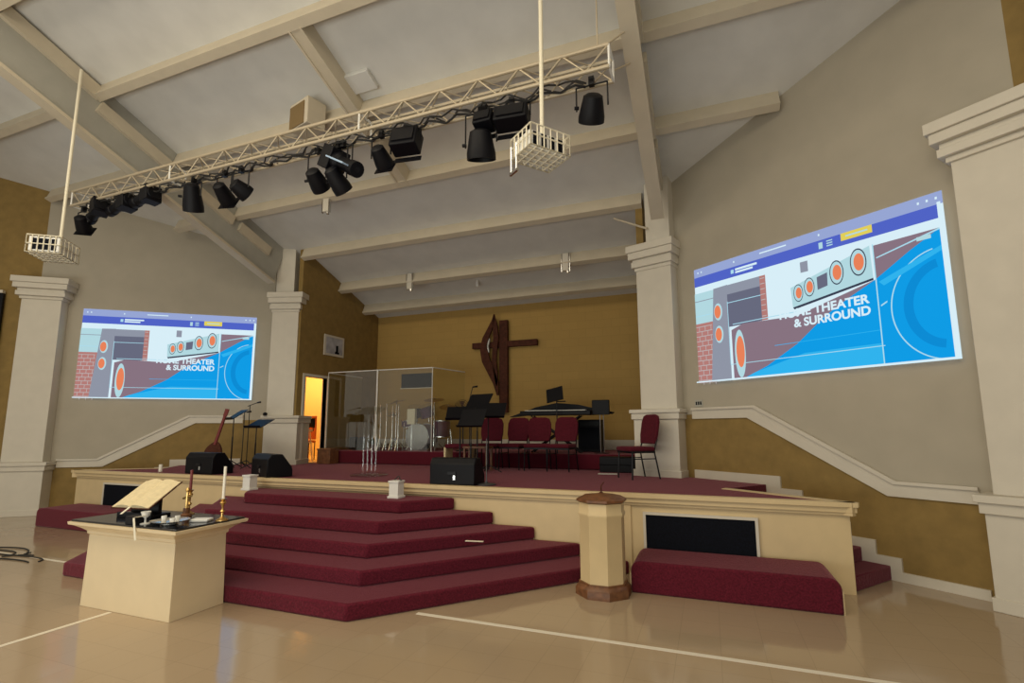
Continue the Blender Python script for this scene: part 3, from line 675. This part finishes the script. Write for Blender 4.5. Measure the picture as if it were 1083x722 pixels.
for i, (x, wh) in enumerate(((-7.16, 'leftmost'), (-7.00, 'second from the left'), (-6.84, 'middle'), (-6.68, 'fourth'), (-6.52, 'rightmost'))):
    tag(obj('chrome_stand_pole', MB().bar((0, 0, 0), (0, 0, 1.0+.03*(i % 3)), .010).bar((0, 0, .2), (.06, .08, .0), .008).bar((0, 0, .2), (-.06, .08, .0), .008).bar((0, 0, .3), (0, -.12, .0), .008), M['chrome'], loc=(x, 9.75, PZ)), wh+' thin chrome stand in the row of five inside the drum shield', 'stand', 'thin stands inside the drum shield')
mx = thing('drum_controller', 'small cream box clamped on a stand inside the shield', 'box', (-6.15, 9.72, PZ))
obj('case', MB().bb(-.10, .10, -.04, .04, .58, .92), M['cage'], mx, bevel=.006); obj('pole', MB().bar((0, 0, 0), (0, 0, .6), .012), M['chrome'], mx)
am = tag(obj('small_amplifier', MB().bb(-.15, .15, -.1, .1, 0, .30).bb(-.13, .13, -.108, -.1, .03, .22), M['black'], bevel=.008, loc=(-7.7, 9.85, PZ)), 'small dark amplifier at the left end inside the drum shield', 'amplifier')
pt = thing('potted_plant', 'leafy dark green plant low behind the left shield panel', 'plant', (-7.15, 9.72, PZ))
M['leaf'] = mat('plant_leaf', (.035, .07, .02), .6, noise=.3, nscale=20)
obj('pot', MB().lathe([(.07, 0), (.09, .13), (.08, .13)], 16), M['wood'], pt)
mb = MB()
for i in range(26):
    a = random.uniform(0, 6.28); e = random.uniform(.3, 1.3); L_ = random.uniform(.14, .24); d = Vector((math.cos(a)*math.cos(e), math.sin(a)*math.cos(e), math.sin(e))); b0 = Vector((0, 0, .12)); sd = d.cross(Vector((0, 0, 1))).normalized()*.03
    mb.add([tuple(b0), tuple(b0+d*L_*.5+sd), tuple(b0+d*L_), tuple(b0+d*L_*.5-sd), tuple(b0+d*L_*.5+Vector((0, 0, .008)))], [(0, 1, 4), (1, 2, 4), (2, 3, 4), (3, 0, 4)])
obj('foliage', mb, M['leaf'], pt, smooth=False)
cr2_ = tag(obj('storage_box', MB().bb(-.18, .18, -.14, .14, 0, .30).bb(-.19, .19, -.15, .15, .30, .335), M['font_wood'], bevel=.006, loc=(-7.98, 9.2, SZ)), 'tan cardboard-coloured box on the stage beside the doorway', 'box')
# fan and stool right of the shield
fn = thing('pedestal_fan', 'dark round fan on a pole just right of the drum shield', 'fan', (-5.02, 10.0, PZ))
obj('base', MB().lathe([(.16, 0), (.15, .02), (.02, .04)], 20), M['blackm'], fn); obj('pole', MB().bar((0, 0, .03), (0, 0, .86), .014), M['blackm'], fn)
T = Matrix.Translation((0, -.05, .92)) @ Matrix.Rotation(R(90), 4, 'X')
mb = MB()
for r_ in (.19, .15, .11, .07):
    pts = [(r_*math.cos(2*math.pi*i/24), r_*math.sin(2*math.pi*i/24), .05*(1-(r_/.2)**2)) for i in range(25)]; mb.path(pts, .004, 5, T)
for i in range(16): a = 2*math.pi*i/16; mb.bar((0, 0, .05), (.19*math.cos(a), .19*math.sin(a), 0), .003, 4, T=T)
obj('guard', mb, M['blackm'], fn)
mb = MB()
for k in range(4):
    a = k*math.pi/2; mb.add([(.02*math.cos(a), .02*math.sin(a), 0), (.17*math.cos(a-.35), .17*math.sin(a-.35), -.01), (.17*math.cos(a+.35), .17*math.sin(a+.35), .02)], [(0, 1, 2), (2, 1, 0)], T)
obj('blade', mb, M['font_wood'], fn, smooth=False); obj('motor', MB().lathe([(.05, -.14), (.06, -.04), (.05, -.01)], 16, T), M['blackm'], fn)
ps = thing('padded_bench', 'low bench with red seat and pale ends behind the centre monitor', 'bench', (-4.62, 9.10, SZ))
obj('seat', MB().bb(-.27, .27, -.16, .16, .38, .46), M['fabric'], ps, bevel=.02)
for x in (-.27, .27): obj('leg', MB().bb(x-.02, x+.02, -.15, .15, 0, .40), M['page'], ps)

# ------------------------------------------------------------------ music desks centre stage
for (x, y, h, tl, rz, lab, w_) in ((-3.95, 8.45, 1.20, -35, -15, 'tallest black music stand in the cluster below the wooden cross', .52), (-4.02, 7.9, .98, -48, 20, 'black music stand at the front left of the cluster', .50), (-3.62, 8.2, 1.03, -40, 10, 'black music stand at the right of the cluster below the cross', .60), (-3.74, 7.75, .88, -30, -8, 'lowest black music stand in the middle of the cluster', .5)):
    music_stand(x, y, SZ, h, tl, R(rz), lab, w_)
mic_stand(-4.35, 8.95, SZ, 1.35, (.06, .22), 0, 'thin boom stand poking up behind the music stand cluster', 'tripod')
kb = thing('wooden_stool', 'low brown wooden stool under the music stand cluster', 'stool', (-3.98, 8.55, SZ))
obj('seat', MB().bb(-.25, .25, -.14, .14, .40, .44), M['font_wood'], kb, bevel=.006)
for x in (-.22, .22):
    for y in (-.11, .11): obj('leg', MB().bb(x-.018, x+.018, y-.018, y+.018, 0, .40), M['font_wood'], kb)

# ------------------------------------------------------------------ chairs
def chair(x, y, rz, label, group=None, first=[None]):
    if first[0] is not None:
        c = copy_tree(first[0]); c.location = (x, y, SZ); c.rotation_euler = (0, 0, rz); c['label'] = label
        if group: c['group'] = group
        elif 'group' in c: del c['group']
        return c
    t_ = thing('banquet_chair', label, 'chair', (x, y, SZ), rz, group)     # faces local -y
    obj('seat', MB().bb(-.22, .22, -.23, .20, .41, .48), M['fabric'], t_, bevel=.025)
    T = Matrix.Translation((0, .21, .50)) @ Matrix.Rotation(R(-10), 4, 'X')
    mb = MB(); pro = [(-.19, .02), (.19, .02), (.225, .15), (.225, .36), (.19, .45), (.12, .475), (-.12, .475), (-.19, .45), (-.225, .36), (-.225, .15)]
    mb.prism(pro, -.025, .025, T @ Matrix.Rotation(R(90), 4, 'X')); obj('backrest', mb, M['fabric'], t_, bevel=.012)
    for s in (-1, 1):
        obj('leg', MB().path([(s*.20, -.18, .42), (s*.21, -.20, 0)], .012), M['blackm'], t_)
        obj('leg', MB().path([(s*.20, .25, .60), (s*.20, .19, .42), (s*.21, .27, 0)], .012), M['blackm'], t_)
        obj('side_rail', MB().bar((s*.205, -.19, .30), (s*.205, .22, .30), .008), M['blackm'], t_)
    obj('seat_frame', MB().bb(-.21, .21, -.21, .19, .385, .415), M['blackm'], t_)
    first[0] = t_; return t_
G = 'row of chairs in front of the keyboard'
chair(-3.95, 8.95, R(6), 'burgundy chair at the left end of the row, beside the music stands', G)
chair(-3.48, 9.05, R(-4), 'burgundy chair second from the left in the row by the keyboard', G)
chair(-2.98, 9.0, R(8), 'burgundy chair third in the row, below the middle of the keyboard', G)
chair(-2.50, 8.95, R(-6), 'burgundy chair at the right end of the row by the keyboard', G)
chair(-1.06, 8.02, R(-52), 'single burgundy chair facing left against the right pilaster')

# keyboard
ky = thing('keyboard', 'long black keyboard on a crossed stand in front of the back wall', 'keyboard', (-2.85, 9.84, PZ), R(2))
obj('case', MB().bb(-.72, .72, -.16, .16, .74, .83), M['black'], ky, bevel=.012)
mb = MB(); mb.bb(-.62, .62, -.15, .0, .83, .842); obj('keys', mb, M['white'], ky)
for s in (-1, 1): obj('stand_leg', MB().bar((-.5, s*.1, .73), (.5, s*.1, .01), .016).bar((.5, s*.1, .73), (-.5, s*.1, .01), .016), M['blackm'], ky)
cv = tag(obj('black_cloth', (lambda mb: mb)(MB().prism([(-1.15, .72), (-.9, .80), (-.55, .92), (-.1, 1.0), (.35, .96), (.75, .86), (1.05, .80), (1.0, .76), (.6, .80), (.2, .84), (-.4, .83), (-.9, .74)], -.12, .12, Matrix.Rotation(R(90), 4, 'X'))), M['black'], loc=(-2.80, 10.16, PZ)), 'black cloth cover arching over the back of the keyboard', 'cover')
ms = thing('tablet_stand', 'black tilted tablet on a stand above the keyboard', 'stand', (-2.80, 9.50, PZ), R(-8))
obj('pole', MB().bar((.05, .03, 0), (.05, .03, 1.04), .012), M['blackm'], ms)
obj('tablet', MB().box((0, 0, 0), (.34, .02, .30), Matrix.Translation((0, .05, 1.14)) @ Matrix.Rotation(R(-25), 4, 'X') @ Matrix.Rotation(R(-14), 4, 'Y')), M['black'], ms)
obj('clamp', MB().bar((.05, .03, 1.0), (.24, .02, 1.0), .012), M['blackm'], ms)
mo = thing('stage_screen', 'small square black screen on a pole right of the keyboard', 'screen', (-1.95, 9.85, PZ))
obj('panel', MB().bb(-.17, .17, -.03, .03, .74, 1.03), M['black'], mo, bevel=.01)
for x in (-.02, .05): obj('pole', MB().bar((x, 0, 0), (x, 0, .78), .010), M['chrome'], mo)
obj('base', MB().lathe([(.15, 0), (.15, .012), (.03, .02)], 20), M['blackm'], mo)
ap = thing('keyboard_amplifier', 'black amplifier on the riser below the right end of the keyboard', 'amplifier', (-2.30, 10.5, PZ))
obj('cabinet', MB().bb(-.24, .24, -.15, .15, 0, .66), M['black'], ap, bevel=.015); obj('grille', MB().bb(-.20, .20, -.158, -.15, .05, .50), M['grille'], ap); obj('control_panel', MB().bb(-.20, .20, -.158, -.15, .54, .62), M['blackm'], ap)
ap2 = tag(obj('low_black_case', MB().bb(-.30, .30, -.15, .15, 0, .26).bb(-.31, .31, -.16, .16, .12, .135), M['black'], bevel=.01, loc=(-1.52, 9.1, SZ)), 'low black case on the stage left of the lone chair', 'case')

# ------------------------------------------------------------------ cross and flame on the back wall
cx = thing('wall_cross', 'tall dark wooden cross mounted on the ochre back wall', 'cross', (-4.66, AY-.10, 2.05))
obj('upright', MB().bb(-.11, .11, -.05, .05, 0, 2.30), M['wood'], cx, bevel=.008)
obj('crossbar', MB().bb(-.86, .88, -.04, .06, 1.62, 1.77), M['wood'], cx, bevel=.008)
def ribbon(pts, wds, name, mt):
    mb = MB(); L_ = []; Rr = []
    for i, (p, w_) in enumerate(zip(pts, wds)):
        a = Vector(pts[max(0, i-1)]); b_ = Vector(pts[min(len(pts)-1, i+1)]); d = (b_-a).normalized(); nn = Vector((-d.y, d.x)); q = Vector(p)
        L_.append(tuple(q+nn*w_)); Rr.append(tuple(q-nn*w_))
    mb2 = MB(); T = Matrix.Translation((0, -.10, 0)) @ Matrix.Rotation(R(90), 4, 'X')
    for i in range(len(pts)-1): mb2.prism([L_[i], L_[i+1], Rr[i+1], Rr[i]][::1], -.025, .025, T)
    return obj(name, mb2, mt, cx, smooth=False)
# two flame tongues curling round the left arm and joining the foot of the upright
ribbon([(-.12, .42), (-.17, .72), (-.30, 1.02), (-.44, 1.30), (-.50, 1.58), (-.46, 1.84), (-.34, 2.08), (-.25, 2.28), (-.22, 2.46)], [.02, .07, .10, .11, .10, .08, .06, .04, .008], 'flame', M['wood'])
ribbon([(-.14, .66), (-.17, .95), (-.22, 1.25), (-.20, 1.55), (-.17, 1.85), (-.19, 2.15), (-.22, 2.44)], [.02, .045, .06, .06, .07, .06, .01], 'flame', M['wood'])
ribbon([(-.36, 1.50), (-.40, 1.66), (-.34, 1.84)], [.008, .022, .008], 'flame_tip', M['white'])
# picture and stools by the door
pc = thing('framed_picture', 'small pale framed picture on the dark left alcove wall', 'picture', (AL+.012, 9.83, 3.68))
obj('frame', MB().bb(-.01, .015, -.35, .35, -.25, .25), M['trimw'], pc, bevel=.004)
obj('print', MB().bb(.015, .018, -.29, .29, -.20, .20), mat('pale_print', (.42, .42, .46), .6, noise=.25, nscale=6), pc)
obj('silhouette', MB().bb(.018, .020, .05, .13, -.16, .02).bb(.018, .020, .02, .17, -.19, -.14), M['grille'], pc)
bs = thing('bar_stool', 'tall pale bar stool standing just inside the lit doorway', 'stool', (-8.98, 9.52, SZ))
M['stoolw'] = mat('stool_white', (.8, .62, .4), .5)
obj('seat', MB().lathe([(.17, .70), (.18, .71), (.18, .745), (.16, .755)], 24), M['stoolw'], bs)
for k in range(4): a = R(45+90*k); obj('leg', MB().bar((.12*math.cos(a), .12*math.sin(a), .70), (.20*math.cos(a), .20*math.sin(a), 0), .016), M['stoolw'], bs)
for z in (.25, .45): obj('rung', MB().path([(.175*math.cos(R(45+90*k)), .175*math.sin(R(45+90*k)), z) for k in range(5)], .010), M['stoolw'], bs)
obj('back', MB().bb(-.17, .17, .12, .15, .80, 1.02).bar((-.14, .13, .72), (-.14, .13, .82), .01).bar((.14, .13, .72), (.14, .13, .82), .01), M['grille'], bs)
oc = thing('orange_chair', 'orange high-backed chair glimpsed in the lit side room', 'chair', (-9.55, 10.15, SZ), R(20))
obj('seat', MB().bb(-.2, .2, -.2, .2, .42, .48), M['orange'], oc, bevel=.015); obj('back', MB().bb(-.2, .2, .18, .22, .5, 1.1), M['orange'], oc, bevel=.015)
for x in (-.18, .18):
    for y in (-.18, .18): obj('leg', MB().bar((x, y, .43), (x, y, 0), .015), M['wood'], oc)

# small wall fittings
o1 = thing('wall_outlet', 'small grey double outlet on the wall beside the right pilaster', 'outlet')
p = wr(-.12); o1.matrix_world = Matrix((WD, Vector((0, 0, 1)), WN)).transposed().to_4x4(); o1.location = (p.x, p.y, 2.04)
obj('plate', MB().bb(-.07, .07, -.05, .05, 0, .012), M['web'], o1)
for x in (-.04, 0, .04): obj('socket', MB().bb(x-.012, x+.012, -.025, .025, .012, .016), M['grille'], o1)
tag(obj('wall_camera', MB().lathe([(.02, 0), (.045, .01), (.045, .05), (.02, .07)], 14), M['black'], loc=(-9.05, 8.40, 1.96)), 'tiny black device on the ledge of the left pilaster', 'device')
# banner at the far left
n = sn('left'); p = wr(3.75); T0 = Vector((2*XC-p.x, p.y, 0))
bn = thing('dark_board', 'tall black board with faint grey patterns left of the left pilaster', 'board')
bn.matrix_world = Matrix((Vector((WD.x, -WD.y, 0)), Vector((0, 0, 1)), n)).transposed().to_4x4(); bn.location = T0 + n*.05
obj('board', MB().bb(-.6, .44, 1.2, 4.44, 0, .06), M['black'], bn); obj('pale_top_edge', MB().bb(-.62, .44, 4.44, 4.50, 0, .09), M['trimw'], bn)
mb = MB()
for (u, v, a, b_) in ((.18, 3.1, .13, .09), (.05, 2.75, .10, .13), (.2, 2.3, .12, .08), (.0, 3.5, .12, .06)): mb.prism([(u+a*math.cos(2*math.pi*i/20), v+b_*math.sin(2*math.pi*i/20)) for i in range(20)], .06, .062)
obj('grey_pattern', mb, mat('faint_grey', (.06, .065, .07), .6), bn)
# loose cables on the left floor
for i, wh in enumerate(('longest', 'nearest', 'middle', 'farthest')):
    pts = []; x0 = (-8.0, -8.3, -8.25, -8.6)[i]; y0 = (4.05, 3.90, 4.12, 4.28)[i]; L_ = (2.6, 1.8, 2.0, 1.6)[i]
    for k in range(40): t = k/39; pts.append((x0-L_*t+.25*math.sin(t*9+i*2), y0+.10*math.sin(t*(8+2*i)+i)+.05*t, .008+.001*i))
    tag(obj('loose_cable', MB().path(pts, .009, 5), M['cord']), wh+' of the four dark cables lying loose on the floor at the far left', 'cable', 'loose cables on the floor')

# ------------------------------------------------------------------ lighting truss
TY, TZ1, TH = 5.0, 5.78, .26
tx0, tx1 = -10.15, -.80
tr = thing('lighting_truss', 'long cream box truss hanging below the ceiling with stage lights', 'truss', (0, TY, TZ1))
for (y, z) in ((0, 0), (0, -TH), (TH, 0), (TH, -TH)): obj('chord', MB().bar((tx0, y, z), (tx1, y, z), .024, 10), M['alu'], tr)
mb = MB(); nb = 36; st_ = (tx1-tx0)/nb
for k in range(nb):
    a = tx0+st_*k; b_ = a+st_; f_ = k % 2
    mb.bar((a, 0, -TH*f_), (b_, 0, -TH*(1-f_)), .010, 6); mb.bar((a, TH, -TH*(1-f_)), (b_, TH, -TH*f_), .010, 6)
    mb.bar((a, TH*f_, 0), (b_, TH*(1-f_), 0), .009, 6); mb.bar((a, TH*f_, -TH), (b_, TH*(1-f_), -TH), .009, 6)
obj('lattice_bracing', mb, M['alu'], tr)
for x in (tx0, (tx0+tx1)/2-2.2, (tx0+tx1)/2+1.4, tx1):
    mb = MB()
    for a, b_ in (((0, 0), (0, -TH)), ((0, -TH), (TH, -TH)), ((TH, -TH), (TH, 0)), ((TH, 0), (0, 0))): mb.bar((x, *a), (x, *b_), .014, 6)
    obj('cross_frame', mb, M['white'], tr)
obj('tie_rod', MB().bar((tx1-.02, 0, 0), (RR-.05, .15, .22), .010, 6).bar((tx1, TH, -TH*.5), (RR-.05, .55, -.12+.25), .010, 6), M['alu'], tr)
for x, dz in ((-.92, 1.35),): obj('hanging_rope', MB().bar((x, 0, 0), (x, 0, dz), .008, 6), M['alu'], tr)
cb = MB(); pts = []
for k in range(90):
    t = k/89; x = -10.0+8.9*t; pts.append((x, TY+TH*.6+.05*math.sin(k*1.7), TZ1-TH-.015-.03*abs(math.sin(k*.55))))
cb.path(pts, .014, 5); pts2 = [(p[0], p[1]-.10, p[2]+.03*math.sin(i*.9)) for i, p in enumerate(pts)]; cb.path(pts2, .011, 5)
pts3 = [(p[0], p[1]+.03, p[2]+.05+.03*math.sin(i*1.3)) for i, p in enumerate(pts)]; cb.path(pts3, .012, 5)
tag(obj('cable_bundle', cb, M['cord']), 'bundle of black cables running along the bottom of the truss', 'cable')

def yoke_frame(t_, w_, h):
    obj('yoke', MB().path([(-w_, 0, -h), (-w_, 0, -.06), (w_, 0, -.06), (w_, 0, -h)], .010, 6), M['blackm'], t_)
    obj('clamp', MB().bb(-.03, .03, -.03, .03, -.07, .03), M['blackm'], t_)
def par(x, y, z, r, l, d, label, kind='par', group='stage lights on the truss'):
    """z = centre of the lamp, hung from the truss bottom; d = aim direction"""
    zt = TZ1-TH-.02; h = zt-z
    t_ = thing('par_light' if kind == 'par' else 'profile_light', label, 'stage light', (x, y, zt), 0, group)
    d = Vector(d).normalized(); T = Matrix.Translation((0, 0, -h)) @ Vector(d).to_track_quat('Z', 'Y').to_matrix().to_4x4()
    if kind == 'par':
        obj('housing', MB().lathe([(r*.45, -l*.5), (r*.72, -l*.42), (r*.85, -l*.1), (r, l*.30), (r, l*.5), (r*.92, l*.5), (r*.90, l*.33)], 24, T), M['black'], t_)
        obj('lens', MB().lathe([(r*.88, l*.34), (r*.5, l*.37), (.002, l*.38)], 24, T), M['glow'] if 'glinting' in label else M['blackm'], t_)
        obj('colour_frame', MB().box((0, 0, l*.53), (r*2.15, r*2.15, .012), T), M['black'], t_) if r < .13 else obj('knob', MB().bar((r, 0, 0), (r+.05, 0, 0), .02, 8, T=T), M['black'], t_)
    else:
        obj('housing', MB().lathe([(r*.9, -l*.5), (r, -l*.45), (r, -l*.05), (r*.7, 0), (r*.7, l*.30), (r*.8, l*.32), (r*.8, l*.5)], 16, T), M['black'], t_)
        obj('lens', MB().lathe([(r*.74, l*.485), (.002, l*.51)], 16, T), M['blackm'], t_)
        obj('rear_box', MB().box((0, 0, -l*.3), (r*2.2, r*2.4, l*.32), T), M['black'], t_, bevel=.01)
    yoke_frame(t_, r+.03, h); return t_
LYY = 5.12
par(-10.0, LYY, 5.22, .12, .28, (-.45, .6, -.6), 'small stage light with glinting lens at the far left truss end')
par(-9.65, LYY, 5.37, .11, .62, (-1, .25, -.25), 'long black profile light first from the left truss end', 'profile')
par(-9.05, LYY+.02, 5.39, .11, .66, (-1, .1, -.12), 'long black profile light second from the left truss end', 'profile')
par(-8.42, LYY, 5.41, .11, .60, (-1, .1, -.10), 'long black profile light third from the left truss end', 'profile')
par(-7.28, LYY, 5.22, .145, .42, (-.35, .45, -1), 'large black stage light hanging nose down right of the long profiles')
par(-6.62, LYY, 5.17, .12, .32, (-.2, .8, -.5), 'round black stage light beside the boxy one left of truss middle')
par(-6.28, LYY, 5.18, .13, .25, (.2, .8, -.35), 'boxy black stage light left of truss middle')
par(-4.85, LYY, 5.05, .13, .30, (-.1, .8, -.5), 'round black stage light below the slanted profile near truss middle')
par(-4.50, LYY, 4.98, .13, .34, (.1, .75, -.6), 'lower round black stage light under the slanted profile')
pf_ = par(-4.42, LYY, 5.20, .13, .74, (.85, -.2, -.52), 'slanted black profile light with pale blue strip near truss middle', 'profile')
d = Vector((.85, -.2, -.52)).normalized(); T = Matrix.Translation((0, 0, 5.20-(TZ1-TH-.02))) @ d.to_track_quat('Z', 'Y').to_matrix().to_4x4()
cmp_ = MB().box((0, 0, .06), (.10, .02, .42), Matrix.Translation((0, -.15, -.02)) @ T); obj('blue_strip', cmp_, M['bluegel'], pf_)
par(-3.80, LYY, 5.17, .12, .28, (-.05, .8, -.5), 'small round black stage light right of the slanted profile')
def box_light(x, z, w_, h, l, label, rz=0):
    zt = TZ1-TH-.02; t_ = thing('flood_light', label, 'stage light', (x, LYY, zt), R(rz), 'stage lights on the truss')
    T = Matrix.Translation((0, 0, z-zt)) @ Matrix.Rotation(R(-18), 4, 'X')
    obj('housing', MB().box((0, 0, 0), (w_, l, h), T), M['black'], t_, bevel=.015); obj('cooling_fin', MB().box((0, -l*.5-.01, 0), (w_*.8, .02, h*.7), T), M['blackm'], t_)
    obj('barn_door', MB().box((0, l*.5+.02, -h*.5-.03), (w_, .01, .07), T), M['black'], t_); yoke_frame(t_, w_/2+.02, zt-z)
box_light(-3.42, 5.30, .36, .30, .22, 'square black flood light right of truss middle', 8)
box_light(-2.32, 5.30, .24, .18, .20, 'small square black flood light left of the large light cluster', 0)
box_light(-1.97, 5.27, .40, .22, .22, 'wide square black flood light nearest the projector pole', 6)
par(-2.37, LYY, 5.02, .175, .34, (-.1, .35, -1), 'largest bell-shaped black stage light pointing down beside the projector pole')
par(-1.02, LYY, 5.16, .145, .29, (-.25, .7, -.7), 'black stage light hanging alone at the right truss end')

# ------------------------------------------------------------------ ceiling projectors in cages
def projector(corner, yaw, w_, l, h, z, ptop, label, mirror):
    t_ = thing('ceiling_projector', label, 'projector', (corner[0], corner[1], z), yaw)
    s = mirror   # extends along local -x*s and +y
    x0, x1 = sorted((0, -w_*s)); 
    mb = MB(); g = .008; nx = 6; nz = 2
    for i in range(nx+1):
        x = x0+(x1-x0)*i/nx
        for y in (0, l): mb.bar((x, y, 0), (x, y, h), g, 5)
        mb.bar((x, 0, 0), (x, l, 0), g, 5)
    for k in range(nz+1):
        zz = h*k/nz
        for y in (0, l): mb.bar((x0, y, zz), (x1, y, zz), g, 5)
        for x in (x0, x1): mb.bar((x, 0, zz), (x, l, zz), g, 5)
    for i in range(6):
        y = l*i/5
        for x in (x0, x1): mb.bar((x, y, 0), (x, y, h), g, 5)
        mb.bar((x0, y, 0), (x1, y, 0), g, 5)
    obj('wire_cage', mb, M['cage'], t_)
    pr_ = obj('projector_body', MB().bb(x0+.02, x1-.02, .012 if s > 0 else .05, l-.05, .02, h-.012 if s > 0 else h-.03), M['white'], t_, bevel=.015)
    for i in range(4): xx = x0+.09+(x1-x0-.18)*i/3; obj('vent', MB().bb(xx-.03, xx+.03, .006 if s > 0 else .044, .052, .045, h-.045), M['grille'], pr_)
    obj('projector_lens', MB().bar((x0+.15, l-.06, h*.45), (x0+.15, l+.02, h*.45), .045, 16), M['glow'], pr_)
    obj('pole', MB().bar((-.03, .04, h), (-.03, .04, ptop-z), .022, 10) if s > 0 else MB().bar(((x0+x1)/2, l*.4, h), ((x0+x1)/2, l*.4, ptop-z), .022, 10), M['cage'], t_)
    return t_, x0, x1
pj, x0, x1 = projector((-8.76, 4.25), WA, .42, .5, .26, 4.22, 7.2, 'white caged projector on a pole at the left of the room', 1)
pj2, x0, x1 = projector((-1.445, 4.25), R(52), .47, .37, .22, 4.35, 7.30, 'cream wire-caged projector on a long pole in front of the truss', -1)
obj('lower_bracket', MB().bar((.0, .36, .14), (.0, .36, -.16), .010).bar((.0, .26, .14), (.0, .26, -.16), .010).bar((.0, .24, -.15), (.0, .38, -.15), .018), M['chrome'], pj2)

# ceiling boxes and fittings
def ceil_T(x, y): return Matrix.Translation((x, y, zc(y))) @ Matrix.Rotation(-SLA, 4, 'X')
sp = thing('ceiling_speaker', 'boxy ceiling speaker with tan front and cream sides above the truss', 'speaker', (-5.66, 5.72, zc(5.72)-.36), R(-14))
obj('cabinet', MB().bb(-.24, .24, -.16, .16, -.20, .24), M['beam'], sp, bevel=.01); obj('front_cloth', MB().bb(-.22, .16, -.172, -.16, -.19, .18), mat('tan_cloth', (.20, .13, .05), .8), sp)
obj('bracket', MB().bar((0, 0, .2), (0, 0, .40), .02), M['beam'], sp)
cbx = tag(obj('ceiling_access_box', MB().bb(-.24, .24, -.15, .15, -.08, .0), M['ceil'], bevel=.01), 'flat white box fixed to the ceiling right of the ceiling speaker', 'box'); cbx.matrix_world = ceil_T(-4.64, 5.68)
def pendant(x, y, z, h, label, drop=.1):
    t_ = thing('pendant_fitting', label, 'fixture', (x, y, z), 0, 'slim pale fittings hanging under the ceiling beams')
    obj('bracket', MB().bb(-.065, .065, -.03, .03, -h, 0), M['trimw'], t_, bevel=.006)
    obj('side_strip', MB().bb(-.095, -.08, -.02, .02, -h*1.05, 0).bb(.08, .095, -.02, .02, -h*1.05, 0), M['chrome'], t_)
    obj('lamp_end', MB().bar((.04, 0, -h), (.04, 0, -h-.05), .03, 10), M['silver'], t_)
pendant(-6.62, 7.28, zc(7.28, 5.68)-.0, .30, 'slim pale fitting with bright tip below the third ceiling beam')
pendant(-6.42, 9.92, zc(9.92, 5.85), .38, 'slim pale fitting at the left of the rear alcove beam')
pendant(-2.62, 9.92, zc(9.92, 5.85), .38, 'slim pale fitting at the right of the rear alcove beam')
tag(obj('ceiling_sensor', MB().lathe([(.03, -.16), (.04, -.1), (.02, 0)], 12), M['white'], loc=(-4.93, 10.5, zc(10.5))), 'tiny pale sensor hanging between the two rear alcove beams', 'sensor')
tag(obj('diagonal_brace', MB().bar((-1.42, 8.88, 5.46), (-.80, 8.48, 5.02), .018, 8), M['beam']), 'thin diagonal rod above the right inner pilaster capital', 'brace')
